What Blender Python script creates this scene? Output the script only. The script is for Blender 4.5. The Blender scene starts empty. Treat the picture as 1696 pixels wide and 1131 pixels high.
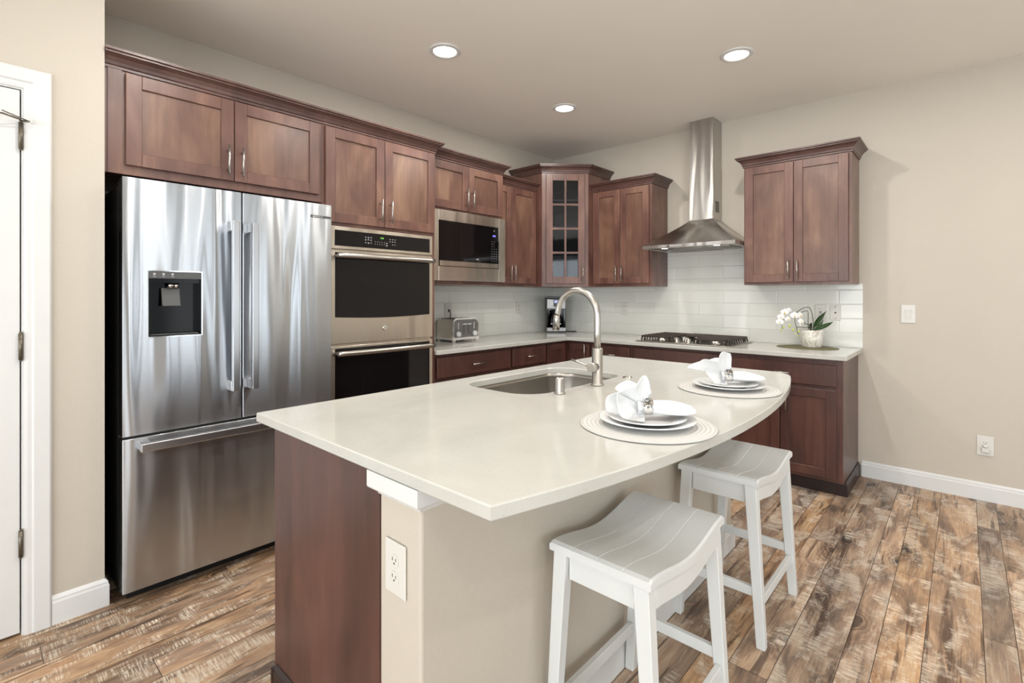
import bpy, bmesh, math, random
from mathutils import Vector, Matrix
random.seed(7)
S = bpy.context.scene
C = S.collection
PI = math.pi
# ------------------------------------------------------------ camera
cam = bpy.data.cameras.new('camera'); camo = bpy.data.objects.new('camera', cam); C.objects.link(camo)
cam.sensor_width = 36; cam.lens = 36 * 826.48 / 1696
cam.shift_x = (848 - 852.78) / 1696; cam.shift_y = (488.18 - 565.5) / 1696
cam.clip_start = .02
camo.location = (-4.3208, -3.314, 1.2966)
camo.rotation_euler = (PI / 2, 0, math.radians(42.036 - 90))
S.camera = camo
# ------------------------------------------------------------ view and world
S.view_settings.view_transform = 'Standard'; S.view_settings.look = 'None'
S.view_settings.exposure = -0.08; S.view_settings.gamma = 1.0
S.view_settings.use_curve_mapping = False
W = bpy.data.worlds.new('world'); S.world = W; W.use_nodes = True
bg = W.node_tree.nodes['Background']; bg.inputs[0].default_value = (.80, .92, 1.0, 1); bg.inputs[1].default_value = 1.6
# ------------------------------------------------------------ daylight at the windows of the room behind the camera
CEIL = 2.757
CAN_W = 12.0
CANS = [(-2.383, -1.003), (-1.166, -.992), (-1.167, -2.284), (-2.383, -2.284),
        (-3.6, -1.45), (-3.6, -2.6), (-1.3, -3.9), (-2.9, -4.3), (-4.8, -4.3), (-6.6, -2.6), (-6.6, -4.6)]  # unseen cans in this row, added for more light
WINS = [('y', -7.4, -1.15, -.45, .12, 2.25), ('y', -7.4, -2.15, -1.40, .12, 2.25), ('y', -7.4, -3.15, -2.42, .12, 2.25), ('y', -7.4, -6.8, -4.4, .5, 2.25), ('x', -8.4, -3.9, -1.2, .1, 2.4), ('x', -8.4, -7.0, -4.2, .1, 2.4)]  # layout of these unseen windows is shaped for fill and steel reflections
WIN_L = [2.1, 2.1, 2.1, 4.0, 5.0, 5.0]   # sky radiance seen through each window
def area_light(name, loc, rot, sx, sy, power, col=(1, 1, 1)):
    l = bpy.data.lights.new(name, 'AREA'); l.shape = 'RECTANGLE'; l.size = sx; l.size_y = sy; l.energy = power; l.color = col
    o = bpy.data.objects.new(name, l); C.objects.link(o); o.location = loc; o.rotation_euler = rot; return o
for (ax, p, a, b, z0, z1), rad in zip(WINS, WIN_L):
    pw = rad * PI * (b - a) * (z1 - z0)
    if ax == 'y': area_light('daylight', ((a + b) / 2, p - .16, (z0 + z1) / 2), (PI / 2, 0, 0), b - a, z1 - z0, pw, (.93, .97, 1))
    else: area_light('daylight', (p - .16, (a + b) / 2, (z0 + z1) / 2), (PI / 2, 0, -PI / 2), b - a, z1 - z0, pw, (.93, .97, 1))
# ------------------------------------------------------------ materials
def lin(r, g, b):
    f = lambda c: (c / 255 / 12.92 if c / 255 <= .04045 else ((c / 255 + .055) / 1.055) ** 2.4)
    return (f(r), f(g), f(b), 1)
class NT:
    def __init__(s, name):
        s.m = bpy.data.materials.new(name); s.m.use_nodes = True; s.t = s.m.node_tree
        s.b = s.t.nodes['Principled BSDF']
    def n(s, t, **k):
        x = s.t.nodes.new(t)
        for a, v in k.items():
            if a in ('op',): x.operation = v
            elif hasattr(x, a): setattr(x, a, v)
        return x
    def l(s, a, b): s.t.links.new(a, b)
    def math(s, op, a, b=None, c=None):
        x = s.t.nodes.new('ShaderNodeMath'); x.operation = op
        for i, v in enumerate((a, b, c)):
            if v is None: continue
            if isinstance(v, (int, float)): x.inputs[i].default_value = v
            else: s.l(v, x.inputs[i])
        return x.outputs[0]
    def mixc(s, fac, a, b, mode='MIX'):
        x = s.t.nodes.new('ShaderNodeMix'); x.data_type = 'RGBA'; x.blend_type = mode
        for k, v in ((0, fac), (6, a), (7, b)):
            if isinstance(v, (int, float)): x.inputs[k].default_value = v
            elif isinstance(v, tuple): x.inputs[k].default_value = v
            else: s.l(v, x.inputs[k])
        return x.outputs[2]
    def ramp(s, fac, stops):
        x = s.t.nodes.new('ShaderNodeValToRGB'); e = x.color_ramp.elements
        while len(e) < len(stops): e.new(.5)
        for i, (p, c) in enumerate(stops): e[i].position = p; e[i].color = c if len(c) == 4 else (*c, 1)
        s.l(fac, x.inputs[0]); return x.outputs[0]
    def noise(s, vec, scale, detail=3, rough=.5, dist=0):
        x = s.t.nodes.new('ShaderNodeTexNoise'); x.inputs['Scale'].default_value = scale; x.inputs['Detail'].default_value = detail
        x.inputs['Roughness'].default_value = rough; x.inputs['Distortion'].default_value = dist
        if vec is not None: s.l(vec, x.inputs['Vector'])
        return x.outputs[0]
    def coord(s, kind='Object', scale=(1, 1, 1), rnd=False):
        tc = s.t.nodes.new('ShaderNodeTexCoord'); v = tc.outputs[kind]
        if rnd:
            oi = s.t.nodes.new('ShaderNodeObjectInfo'); a = s.t.nodes.new('ShaderNodeVectorMath'); a.operation = 'ADD'
            m = s.t.nodes.new('ShaderNodeVectorMath'); m.operation = 'SCALE'; s.l(oi.outputs['Random'], m.inputs['Scale'])
            m.inputs[0].default_value = (13.7, 7.3, 19.1); s.l(v, a.inputs[0]); s.l(m.outputs[0], a.inputs[1]); v = a.outputs[0]
        mp = s.t.nodes.new('ShaderNodeMapping'); mp.inputs['Scale'].default_value = scale; s.l(v, mp.inputs['Vector']); return mp.outputs[0]
    def bump(s, h, strength=.1, dist=.01):
        x = s.t.nodes.new('ShaderNodeBump'); x.inputs['Strength'].default_value = strength; x.inputs['Distance'].default_value = dist
        s.l(h, x.inputs['Height']); s.l(x.outputs[0], s.b.inputs['Normal']); return x
    def p(s, **k):
        for a, v in k.items(): s.b.inputs[a.replace('_', ' ')].default_value = v
        return s
def simple(name, col, rough=.5, metal=0, **k):
    t = NT(name); v = t.coord('Object', rnd=True); n = t.noise(v, 9, 3)
    c = lin(*col); c2 = tuple(x * .93 for x in c[:3]) + (1,)
    t.l(t.mixc(n, c, c2), t.b.inputs['Base Color']); t.p(Roughness=rough, Metallic=metal, **k); return t.m
def emis(name, col, st):
    t = NT(name); t.p(Base_Color=(0, 0, 0, 1), Emission_Color=(*col, 1), Emission_Strength=st); return t.m
M = {}
def wallpaint(name, col, bumpy=.25, rough=.6):
    t = NT(name); v = t.coord('Object'); n = t.noise(v, 95, 4, .6); n2 = t.noise(v, 2.2, 2)
    c = lin(*col); t.l(t.mixc(n2, c, tuple(x * .96 for x in c[:3]) + (1,)), t.b.inputs['Base Color'])
    t.p(Roughness=rough); t.bump(n, bumpy, .004); return t.m
M['wall'] = wallpaint('beige_wall_paint', (195, 186, 173))
M['walld'] = wallpaint('dark_reflection_wall_paint', (84, 84, 84))  # unseen wall, made dark only to put dark streaks in the steel
M['ceil'] = wallpaint('ceiling_paint', (240, 234, 226), .12, .55)
M['white'] = simple('white_trim_paint', (218, 218, 217), .35)
M['stoolw'] = simple('white_stool_paint', (220, 222, 221), .33)
def wood(name, c1, c2, c3, rough=.33):
    t = NT(name); v = t.coord('Object', (1, 1, 1), True)
    vg = t.coord('Object', (26, 26, 1.6), True); g = t.noise(vg, 1.6, 5, .6, .25)
    vb = t.coord('Object', (3.6, 3.6, 1.5), True); b = t.noise(vb, 1.5, 3, .55, .6)
    base = t.ramp(b, [(.28, c1), (.52, c2), (.75, c3)])
    k = t.ramp(g, [(.3, (.80, .78, .76)), (.62, (1.06, 1.05, 1.05))])
    t.l(t.mixc(1.0, base, k, 'MULTIPLY'), t.b.inputs['Base Color'])
    t.p(Roughness=rough, Coat_Weight=.25, Coat_Roughness=.3); t.bump(g, .04, .002); return t.m
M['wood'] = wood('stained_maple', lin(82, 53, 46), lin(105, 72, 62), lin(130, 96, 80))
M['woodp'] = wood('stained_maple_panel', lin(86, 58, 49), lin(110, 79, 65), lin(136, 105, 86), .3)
M['woodshade'] = wood('shaded_maple_crown', lin(66, 43, 39), lin(84, 58, 52), lin(98, 72, 64), .36)  # same stain as the doors, darkened to put in the cove's shade
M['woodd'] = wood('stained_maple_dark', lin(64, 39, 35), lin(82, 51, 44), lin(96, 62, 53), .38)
M['bounce'] = simple('cream_bounce_floor', (226, 220, 210), .95)
M['toe'] = simple('dark_toe_kick', (44, 30, 28), .4)
M['inside'] = simple('dark_cabinet_inside', (46, 40, 38), .6)
def quartz():
    t = NT('quartz_counter'); v = t.coord('Object'); n = t.noise(v, 2.5, 4, .6, .8); sp = t.noise(v, 260, 2, .5)
    base = t.ramp(n, [(.3, lin(184, 183, 176)), (.7, lin(196, 195, 189))])
    s = t.ramp(sp, [(.30, (.80, .78, .75)), (.36, (1, 1, 1))])
    t.l(t.mixc(.7, base, s, 'MULTIPLY'), t.b.inputs['Base Color']); t.p(Roughness=.13, IOR=1.5); return t.m
M['quartz'] = quartz()
def steel(name, col, rough, wave=0.0, aniso=.6, wscale=(1, 1, 1), rot=.25):
    t = NT(name); v = t.coord('Object', rnd=False)
    f = t.noise(t.coord('Object', (3, 3, 260)), 1, 3, .6)
    t.l(t.mixc(f, tuple(x * .93 for x in col) + (1,), (*col, 1)), t.b.inputs['Base Color'])
    t.p(Metallic=1, Roughness=rough, Anisotropic=aniso, Anisotropic_Rotation=rot)
    tg = t.n('ShaderNodeTangent'); tg.direction_type = 'RADIAL'; tg.axis = 'Z'; t.l(tg.outputs[0], t.b.inputs['Tangent'])
    if wave:
        w = t.noise(t.coord('Object', wscale), 1, 1.5, .4, .3); t.bump(w, 1.0, wave)
    return t.m
M['fridge'] = steel('brushed_steel_fridge', (.56, .585, .62), .24, .040, .93, (5.6, 1, .55))
M['steel'] = steel('brushed_steel', (.62, .56, .49), .25, .012, .85, (6, 6, .9))
M['hood'] = steel('brushed_steel_hood', (.50, .48, .455), .26, .012, .9, (7, 7, .8))
M['nickel'] = simple('brushed_nickel', (188, 184, 178), .28, 1)
M['chrome'] = simple('chrome', (232, 230, 228), .08, 1)
M['sink'] = simple('sink_steel', (170, 165, 158), .3, 1)
M['handle'] = simple('satin_handle', (196, 197, 200), .3, 1)
M['iron'] = simple('cast_iron', (58, 48, 42), .5, .2)
M['black'] = simple('black_gloss', (10, 10, 11), .06)
M['ovenglass'] = simple('black_oven_glass', (20, 17, 18), .05, 0, Specular_IOR_Level=.3)
M['blackm'] = simple('black_matte', (18, 18, 19), .45)
M['greyp'] = simple('grey_plastic', (80, 80, 80), .4)
M['mark'] = simple('white_print', (190, 188, 192), .6)
M['plate'] = simple('white_porcelain', (222, 223, 223), .12)
M['cloth'] = simple('white_linen', (214, 215, 216), .85)
M['plastic'] = simple('white_plastic', (214, 211, 205), .35)
M['slot'] = simple('dark_slot', (50, 46, 44), .6)
M['green'] = emis('green_display', (.25, .9, .12), 1.3)
M['blue'] = emis('blue_display', (.25, .2, 1.0), 3.0)
M['bluelcd'] = emis('pale_blue_display', (.55, .6, 1.0), 1.0)
M['lamp'] = emis('lamp_diffuser', (1, .97, .92), 9.0)
M['leaf'] = simple('orchid_leaf', (44, 74, 34), .35)
M['stem'] = simple('orchid_stem', (60, 62, 34), .5)
M['petal'] = simple('orchid_petal', (246, 244, 242), .6)
M['bud'] = simple('orchid_bud', (196, 206, 110), .5)
M['yellow'] = simple('orchid_throat', (214, 178, 60), .5)
M['soil'] = simple('bark_soil', (58, 42, 30), .9)
M['olive'] = simple('olive_mat', (108, 102, 72), .7)
M['hinge'] = simple('satin_hinge', (118, 110, 98), .4, .9)
M['cavity'] = simple('dark_glossy_plastic', (8, 8, 9), .12, 0, Specular_IOR_Level=.22)
M['satin'] = simple('satin_steel_band', (150, 148, 146), .3, 1)
def pot():
    t = NT('marbled_pot'); v = t.coord('Object'); n = t.noise(v, 22, 5, .65, 1.5)
    t.l(t.ramp(n, [(.35, lin(176, 168, 152)), (.5, lin(222, 218, 208)), (.8, lin(236, 234, 228))]), t.b.inputs['Base Color']); t.p(Roughness=.3)
    t.bump(n, .3, .003); return t.m
M['pot'] = pot()
def woven():
    t = NT('woven_placemat'); tc = t.coord('Object')
    sep = t.n('ShaderNodeSeparateXYZ'); t.l(tc, sep.inputs[0])
    r = t.math('SQRT', t.math('ADD', t.math('MULTIPLY', sep.outputs[0], sep.outputs[0]), t.math('MULTIPLY', sep.outputs[1], sep.outputs[1])))
    ang = t.math('ARCTAN2', sep.outputs[1], sep.outputs[0])
    ring = t.math('ABSOLUTE', t.math('SINE', t.math('MULTIPLY', r, PI / .0125)))
    arc = t.math('MULTIPLY', t.math('MULTIPLY', ang, r), PI / .0038)
    st = t.math('ABSOLUTE', t.math('SINE', arc))
    h = t.math('ADD', t.math('MULTIPLY', ring, .7), t.math('MULTIPLY', st, .3))
    t.l(t.ramp(h, [(.05, lin(160, 156, 150)), (.6, lin(205, 203, 199))]), t.b.inputs['Base Color']); t.p(Roughness=.85); t.bump(h, .6, .003); return t.m
M['woven'] = woven()
def tilemat(name, axis):
    # axis 'y': tiles run along world Y (right wall); 'x': along world X (back wall)
    t = NT(name); tc = t.coord('Object'); sep = t.n('ShaderNodeSeparateXYZ'); t.l(tc, sep.inputs[0])
    u = sep.outputs[1] if axis == 'y' else sep.outputs[0]; z = sep.outputs[2]
    rowh, L, g = .1045, .415, .0026
    zr = t.math('DIVIDE', t.math('SUBTRACT', z, .914), rowh); row = t.math('FLOOR', zr); fz = t.math('SUBTRACT', zr, row)
    par = t.math('MULTIPLY', t.math('MODULO', t.math('ADD', row, 100), 2.0), .5)
    ph = .967 if axis == 'y' else .673
    # odd rows (3rd from the counter) carry joints at the measured phase
    ur = t.math('ADD', t.math('DIVIDE', t.math('ADD', u, ph), L), t.math('SUBTRACT', par, .5)); fu = t.math('FRACT', t.math('ADD', ur, 100))
    idn = t.math('FLOOR', t.math('ADD', ur, 100))
    def edge(f, w): return t.math('MINIMUM', f, t.math('SUBTRACT', 1, f))
    du = t.math('MULTIPLY', edge(fu, 0), L); dz = t.math('MULTIPLY', edge(fz, 0), rowh)
    d = t.math('MINIMUM', du, dz); gr = t.math('LESS_THAN', d, g / 2 + .0002)
    cmb = t.n('ShaderNodeCombineXYZ'); t.l(idn, cmb.inputs[0]); t.l(row, cmb.inputs[1]); wn = t.n('ShaderNodeTexWhiteNoise'); t.l(cmb.outputs[0], wn.inputs['Vector'])
    body = t.mixc(wn.outputs['Value'], lin(226, 226, 220), lin(218, 218, 211))
    t.l(t.mixc(gr, body, lin(200, 199, 193)), t.b.inputs['Base Color'])
    t.l(t.math('ADD', t.math('MULTIPLY', gr, .4), .09), t.b.inputs['Roughness'])
    prof = t.math('SMOOTHSTEP' if False else 'MINIMUM', t.math('DIVIDE', d, .006), 1.0)
    wav = t.noise(tc, 7, 2)
    t.bump(t.math('ADD', prof, t.math('MULTIPLY', wav, .5)), .35, .002); return t.m
M['tileR'] = tilemat('glossy_subway_tile_right', 'y'); M['tileB'] = tilemat('glossy_subway_tile_back', 'x')
def floormat():
    t = NT('rustic_plank_floor'); tc = t.coord('Object'); sep = t.n('ShaderNodeSeparateXYZ'); t.l(tc, sep.inputs[0]); x, y = sep.outputs[0], sep.outputs[1]
    P = .382; yy = t.math('ADD', y, 2.985 + 20 * P); q = t.math('DIVIDE', yy, P); k = t.math('FLOOR', q); f = t.math('MULTIPLY', t.math('SUBTRACT', q, k), P)
    # widths going +y from -2.985: .165, .127, .090
    s1 = t.math('GREATER_THAN', f, .165); s2 = t.math('GREATER_THAN', f, .292)
    row = t.math('ADD', t.math('ADD', t.math('MULTIPLY', k, 3), s1), s2)
    lo = t.math('ADD', t.math('MULTIPLY', s1, .165), t.math('MULTIPLY', s2, .127))
    hi = t.math('ADD', t.math('ADD', .165, t.math('MULTIPLY', s1, .127)), t.math('MULTIPLY', s2, .090))
    dy = t.math('MINIMUM', t.math('SUBTRACT', f, lo), t.math('SUBTRACT', hi, f))
    w1 = t.n('ShaderNodeTexWhiteNoise', noise_dimensions='1D'); t.l(row, w1.inputs['W'])
    L = 1.22; xr = t.math('ADD', t.math('DIVIDE', x, L), t.math('ADD', t.math('MULTIPLY', w1.outputs['Value'], 7.0), 50)); col = t.math('FLOOR', xr)
    fx = t.math('SUBTRACT', xr, col); dx = t.math('MULTIPLY', t.math('MINIMUM', fx, t.math('SUBTRACT', 1, fx)), L)
    cm = t.n('ShaderNodeCombineXYZ'); t.l(row, cm.inputs[0]); t.l(col, cm.inputs[1]); wn = t.n('ShaderNodeTexWhiteNoise'); t.l(cm.outputs[0], wn.inputs['Vector'])
    off = t.n('ShaderNodeVectorMath', operation='SCALE'); t.l(wn.outputs['Color'], off.inputs[0]); off.inputs['Scale'].default_value = 37
    def pv(sx, sy):
        a = t.n('ShaderNodeVectorMath', operation='MULTIPLY'); t.l(tc, a.inputs[0]); a.inputs[1].default_value = (sx, sy, 1)
        b = t.n('ShaderNodeVectorMath', operation='ADD'); t.l(a.outputs[0], b.inputs[0]); t.l(off.outputs[0], b.inputs[1]); return b.outputs[0]
    big = t.noise(pv(1.3, 5), 1.7, 4, .62, 1.0)          # broad tone along the plank
    band = t.noise(pv(1.0, 17), 1.4, 4, .6, .8)         # heartwood streaks
    base = t.ramp(big, [(.27, lin(96, 80, 68)), (.40, lin(134, 108, 86)), (.52, lin(168, 134, 102)), (.66, lin(190, 160, 126)), (.78, lin(150, 128, 110))])
    c = t.mixc(t.ramp(band, [(.56, (0, 0, 0)), (.63, (.85, .85, .85))]), base, lin(84, 58, 42))
    c = t.mixc(t.ramp(band, [(.30, (.7, .7, .7)), (.40, (0, 0, 0))]), c, lin(172, 124, 82))
    # knots: sparse dark cells with growth rings around them
    vo = t.n('ShaderNodeTexVoronoi'); vo.inputs['Scale'].default_value = 1.0; vo.inputs['Randomness'].default_value = 1.0
    dn = t.n('ShaderNodeTexNoise'); dn.inputs['Scale'].default_value = 9; t.l(tc, dn.inputs['Vector'])
    vv = t.n('ShaderNodeVectorMath', operation='ADD'); ds = t.n('ShaderNodeVectorMath', operation='SCALE'); ds.inputs['Scale'].default_value = .35; t.l(dn.outputs['Color'], ds.inputs[0])
    t.l(pv(2.0, 4.5), vv.inputs[0]); t.l(ds.outputs[0], vv.inputs[1]); t.l(vv.outputs[0], vo.inputs['Vector']); kd = vo.outputs['Distance']
    rings = t.math('ABSOLUTE', t.math('SINE', t.math('MULTIPLY', kd, 42)))
    c = t.mixc(t.math('MULTIPLY', t.ramp(kd, [(.12, (.75, .75, .75)), (.42, (0, 0, 0))]), rings), c, lin(70, 50, 38))
    c = t.mixc(t.ramp(kd, [(.04, (.95, .95, .95)), (.15, (0, 0, 0))]), c, lin(46, 34, 28))
    gr = t.noise(pv(6, 150), 1.3, 4, .7)                # fine grain
    c = t.mixc(1, c, t.ramp(gr, [(.32, (.74, .72, .70)), (.6, (1.08, 1.08, 1.08))]), 'MULTIPLY')
    saw = t.noise(pv(250, 15), 1, 2, .5, .1); area = t.noise(pv(3.0, 6), 1.7, 4, .66, .5)
    sm = t.math('MULTIPLY', t.ramp(saw, [(.47, (.15, .15, .15)), (.56, (1, 1, 1))]), t.ramp(area, [(.49, (0, 0, 0)), (.60, (.8, .8, .8))]))
    c = t.mixc(sm, c, lin(216, 202, 182))               # pale saw marks across the board
    wash = t.noise(pv(4, 30), 1.2, 5, .75, .6)
    c = t.mixc(t.ramp(wash, [(.58, (0, 0, 0)), (.70, (.6, .6, .6))]), c, lin(204, 188, 166))
    tone = t.math('ADD', .78, t.math('MULTIPLY', wn.outputs['Value'], .5))
    hs = t.n('ShaderNodeHueSaturation'); t.l(c, hs.inputs['Color']); t.l(tone, hs.inputs['Value'])
    t.l(t.math('ADD', .76, t.math('MULTIPLY', w1.outputs['Value'], .26)), hs.inputs['Saturation'])
    d = t.math('MINIMUM', dx, dy); gap = t.math('LESS_THAN', d, .0011)
    t.l(t.mixc(gap, hs.outputs[0], lin(52, 38, 28)), t.b.inputs['Base Color'])
    t.l(t.math('ADD', .30, t.math('MULTIPLY', wash, .3)), t.b.inputs['Roughness'])
    hgt = t.math('ADD', t.math('MULTIPLY', gr, .35), t.math('MINIMUM', t.math('DIVIDE', d, .003), 1)); t.bump(hgt, .35, .0015); return t.m
M['floor'] = floormat()
def glassmat():
    t = NT('cabinet_glass'); tr = t.n('ShaderNodeBsdfTransparent'); tr.inputs[0].default_value = (.50, .56, .62, 1); gl = t.n('ShaderNodeBsdfGlossy'); gl.inputs['Roughness'].default_value = .04
    fr = t.n('ShaderNodeFresnel'); fr.inputs[0].default_value = 1.5; mx = t.n('ShaderNodeMixShader'); t.l(fr.outputs[0], mx.inputs[0]); t.l(tr.outputs[0], mx.inputs[1]); t.l(gl.outputs[0], mx.inputs[2])
    t.l(mx.outputs[0], t.t.nodes['Material Output'].inputs[0]); return t.m
M['glass'] = glassmat()
# ------------------------------------------------------------ mesh helpers
class MB:
    def __init__(s, mat=None): s.bm = bmesh.new(); s.M = mat
    def _add(s, bm2, smooth=False):
        if s.M is not None: bm2.transform(s.M)
        for f in bm2.faces: f.smooth = smooth
        me = bpy.data.meshes.new('t'); bm2.to_mesh(me); bm2.free(); s.bm.from_mesh(me); bpy.data.meshes.remove(me); return s
    def box(s, x0, x1, y0, y1, z0, z1, bev=0, seg=1):
        b = bmesh.new(); bmesh.ops.create_cube(b, size=1)
        for v in b.verts: v.co = Vector((x0 + (v.co.x + .5) * (x1 - x0), y0 + (v.co.y + .5) * (y1 - y0), z0 + (v.co.z + .5) * (z1 - z0)))
        if bev: bmesh.ops.bevel(b, geom=b.edges[:], offset=bev, segments=seg, profile=.5, affect='EDGES')
        bmesh.ops.recalc_face_normals(b, faces=b.faces[:]); return s._add(b)
    def hexa(s, pts, bev=0):
        # pts: 8 corners, bottom four then top four (same winding)
        b = bmesh.new(); v = [b.verts.new(p) for p in pts]
        for f in ((0, 1, 2, 3), (4, 5, 6, 7), (0, 1, 5, 4), (1, 2, 6, 5), (2, 3, 7, 6), (3, 0, 4, 7)): b.faces.new([v[i] for i in f])
        bmesh.ops.recalc_face_normals(b, faces=b.faces[:])
        if bev: bmesh.ops.bevel(b, geom=b.edges[:], offset=bev, segments=1, profile=.5, affect='EDGES')
        return s._add(b)
    def prism(s, poly, z0, z1, bev=0):
        b = bmesh.new(); lo = [b.verts.new((x, y, z0)) for x, y in poly]; hi = [b.verts.new((x, y, z1)) for x, y in poly]; n = len(poly)
        b.faces.new(lo[::-1]); b.faces.new(hi)
        for i in range(n): b.faces.new((lo[i], lo[(i + 1) % n], hi[(i + 1) % n], hi[i]))
        bmesh.ops.recalc_face_normals(b, faces=b.faces[:])
        if bev: bmesh.ops.bevel(b, geom=b.edges[:], offset=bev, segments=1, profile=.5, affect='EDGES')
        return s._add(b)
    def cyl(s, p0, p1, r, r2=None, seg=20, smooth=True, cap=True):
        p0, p1 = Vector(p0), Vector(p1); r2 = r if r2 is None else r2
        b = bmesh.new(); bmesh.ops.create_cone(b, cap_ends=cap, segments=seg, radius1=r, radius2=r2, depth=(p1 - p0).length)
        q = (p1 - p0).to_track_quat('Z', 'Y'); b.transform(Matrix.Translation((p0 + p1) / 2) @ q.to_matrix().to_4x4())
        if s.M is not None: b.transform(s.M)
        for f in b.faces: f.smooth = smooth and len(f.verts) == 4
        me = bpy.data.meshes.new('t'); b.to_mesh(me); b.free(); s.bm.from_mesh(me); bpy.data.meshes.remove(me); return s
    def tube(s, pts, r, seg=10, cap=True):
        pts = [Vector(p) for p in pts]; n = len(pts); rr = r if isinstance(r, (list, tuple)) else [r] * n
        b = bmesh.new(); rings = []; up = None
        for i, p in enumerate(pts):
            d = (pts[min(i + 1, n - 1)] - pts[max(i - 1, 0)]).normalized()
            if up is None: up = d.orthogonal().normalized()
            up = (up - d * up.dot(d)).normalized(); sd = d.cross(up)
            rings.append([b.verts.new(p + (up * math.cos(2 * PI * k / seg) + sd * math.sin(2 * PI * k / seg)) * rr[i]) for k in range(seg)])
        for i in range(n - 1):
            for k in range(seg): b.faces.new((rings[i][k], rings[i][(k + 1) % seg], rings[i + 1][(k + 1) % seg], rings[i + 1][k]))
        if cap: b.faces.new(rings[0][::-1]); b.faces.new(rings[-1])
        bmesh.ops.recalc_face_normals(b, faces=b.faces[:]); return s._add(b, True)
    def lathe(s, prof, c=(0, 0, 0), seg=40, smooth=True, sx=1, sy=1):
        b = bmesh.new(); rings = []
        for r, z in prof:
            if r < 1e-5: rings.append([b.verts.new((c[0], c[1], c[2] + z))])
            else: rings.append([b.verts.new((c[0] + sx * r * math.cos(2 * PI * k / seg), c[1] + sy * r * math.sin(2 * PI * k / seg), c[2] + z)) for k in range(seg)])
        for a, d in zip(rings[:-1], rings[1:]):
            for k in range(seg):
                q = [a[k % len(a)], a[(k + 1) % len(a)], d[(k + 1) % len(d)], d[k % len(d)]]; u = []
                for v in q:
                    if v not in u: u.append(v)
                if len(u) > 2: b.faces.new(u)
        bmesh.ops.recalc_face_normals(b, faces=b.faces[:]); return s._add(b, smooth)
    def grid(s, fn, nu, nv, thick=0, smooth=True):
        b = bmesh.new(); g = [[b.verts.new(fn(i / nu, j / nv)) for j in range(nv + 1)] for i in range(nu + 1)]
        for i in range(nu):
            for j in range(nv): b.faces.new((g[i][j], g[i + 1][j], g[i + 1][j + 1], g[i][j + 1]))
        bmesh.ops.recalc_face_normals(b, faces=b.faces[:])
        if thick: bmesh.ops.solidify(b, geom=b.faces[:], thickness=thick)
        return s._add(b, smooth)
    def sweep(s, path, prof, out=1):
        # path: plan polyline; prof: closed list of (out, z); miters at the corners; out=+1 puts 'out' on the right-hand side
        n = len(path); pts = [Vector((p[0], p[1])) for p in path]; rings = []; b = bmesh.new()
        nr = [Vector(((pts[i + 1] - pts[i]).y, -(pts[i + 1] - pts[i]).x)).normalized() * out for i in range(n - 1)]
        for i in range(n):
            if i == 0: m = nr[0]
            elif i == n - 1: m = nr[-1]
            else: m = (nr[i - 1] + nr[i]); m = m / (m.length_squared / 2)
            rings.append([b.verts.new((pts[i].x + m.x * o, pts[i].y + m.y * o, z)) for o, z in prof])
        k = len(prof)
        for i in range(n - 1):
            for j in range(k): b.faces.new((rings[i][j], rings[i][(j + 1) % k], rings[i + 1][(j + 1) % k], rings[i + 1][j]))
        b.faces.new(rings[0][::-1]); b.faces.new(rings[-1]); bmesh.ops.recalc_face_normals(b, faces=b.faces[:]); return s._add(b)
    def merge(s, other_bm): pass
    def build(s, name, mat, parent=None, **k):
        me = bpy.data.meshes.new(name); s.bm.to_mesh(me); s.bm.free(); o = bpy.data.objects.new(name, me); C.objects.link(o)
        me.materials.append(M[mat] if isinstance(mat, str) else mat); o.parent = parent
        for a, v in k.items(): o[a] = v
        return o
def tag(o, label, cat, group=None, kind=None):
    if label: o['label'] = label
    if cat: o['category'] = cat
    if group: o['group'] = group
    if kind: o['kind'] = kind
    return o
def thing(name, label, cat, loc=(0, 0, 0), rz=0, group=None):
    o = bpy.data.objects.new(name, None); C.objects.link(o); o.location = loc; o.rotation_euler = (0, 0, rz); o.empty_display_size = .1
    return tag(o, label, cat, group)
def text_mesh(txt, size, M4, name, mat, parent, depth=.0006):
    cu = bpy.data.curves.new('t', 'FONT'); cu.body = txt; cu.size = size; cu.extrude = depth; cu.align_x = 'CENTER'; cu.align_y = 'CENTER'
    o = bpy.data.objects.new('t', cu); C.objects.link(o); bpy.context.view_layer.update()
    me = bpy.data.meshes.new_from_object(o); bpy.data.objects.remove(o); me.transform(M4); me.name = name
    r = bpy.data.objects.new(name, me); C.objects.link(r); me.materials.clear(); me.materials.append(M[mat]); r.parent = parent; return r
FRONT = Matrix.Rotation(PI / 2, 4, 'X')     # text plane XY -> facing local -Y
def rrect(x0, x1, y0, y1, r, n=8):
    rr = r if isinstance(r, (list, tuple)) else [r] * 4   # corners: (x1,y0) (x1,y1) (x0,y1) (x0,y0)
    out = []
    for (cx, cy, a, q) in ((x1 - rr[0], y0 + rr[0], -PI / 2, rr[0]), (x1 - rr[1], y1 - rr[1], 0, rr[1]), (x0 + rr[2], y1 - rr[2], PI / 2, rr[2]), (x0 + rr[3], y0 + rr[3], PI, rr[3])):
        for i in range(n + 1): out.append((cx + q * math.cos(a + PI / 2 * i / n), cy + q * math.sin(a + PI / 2 * i / n)))
    return out
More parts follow.
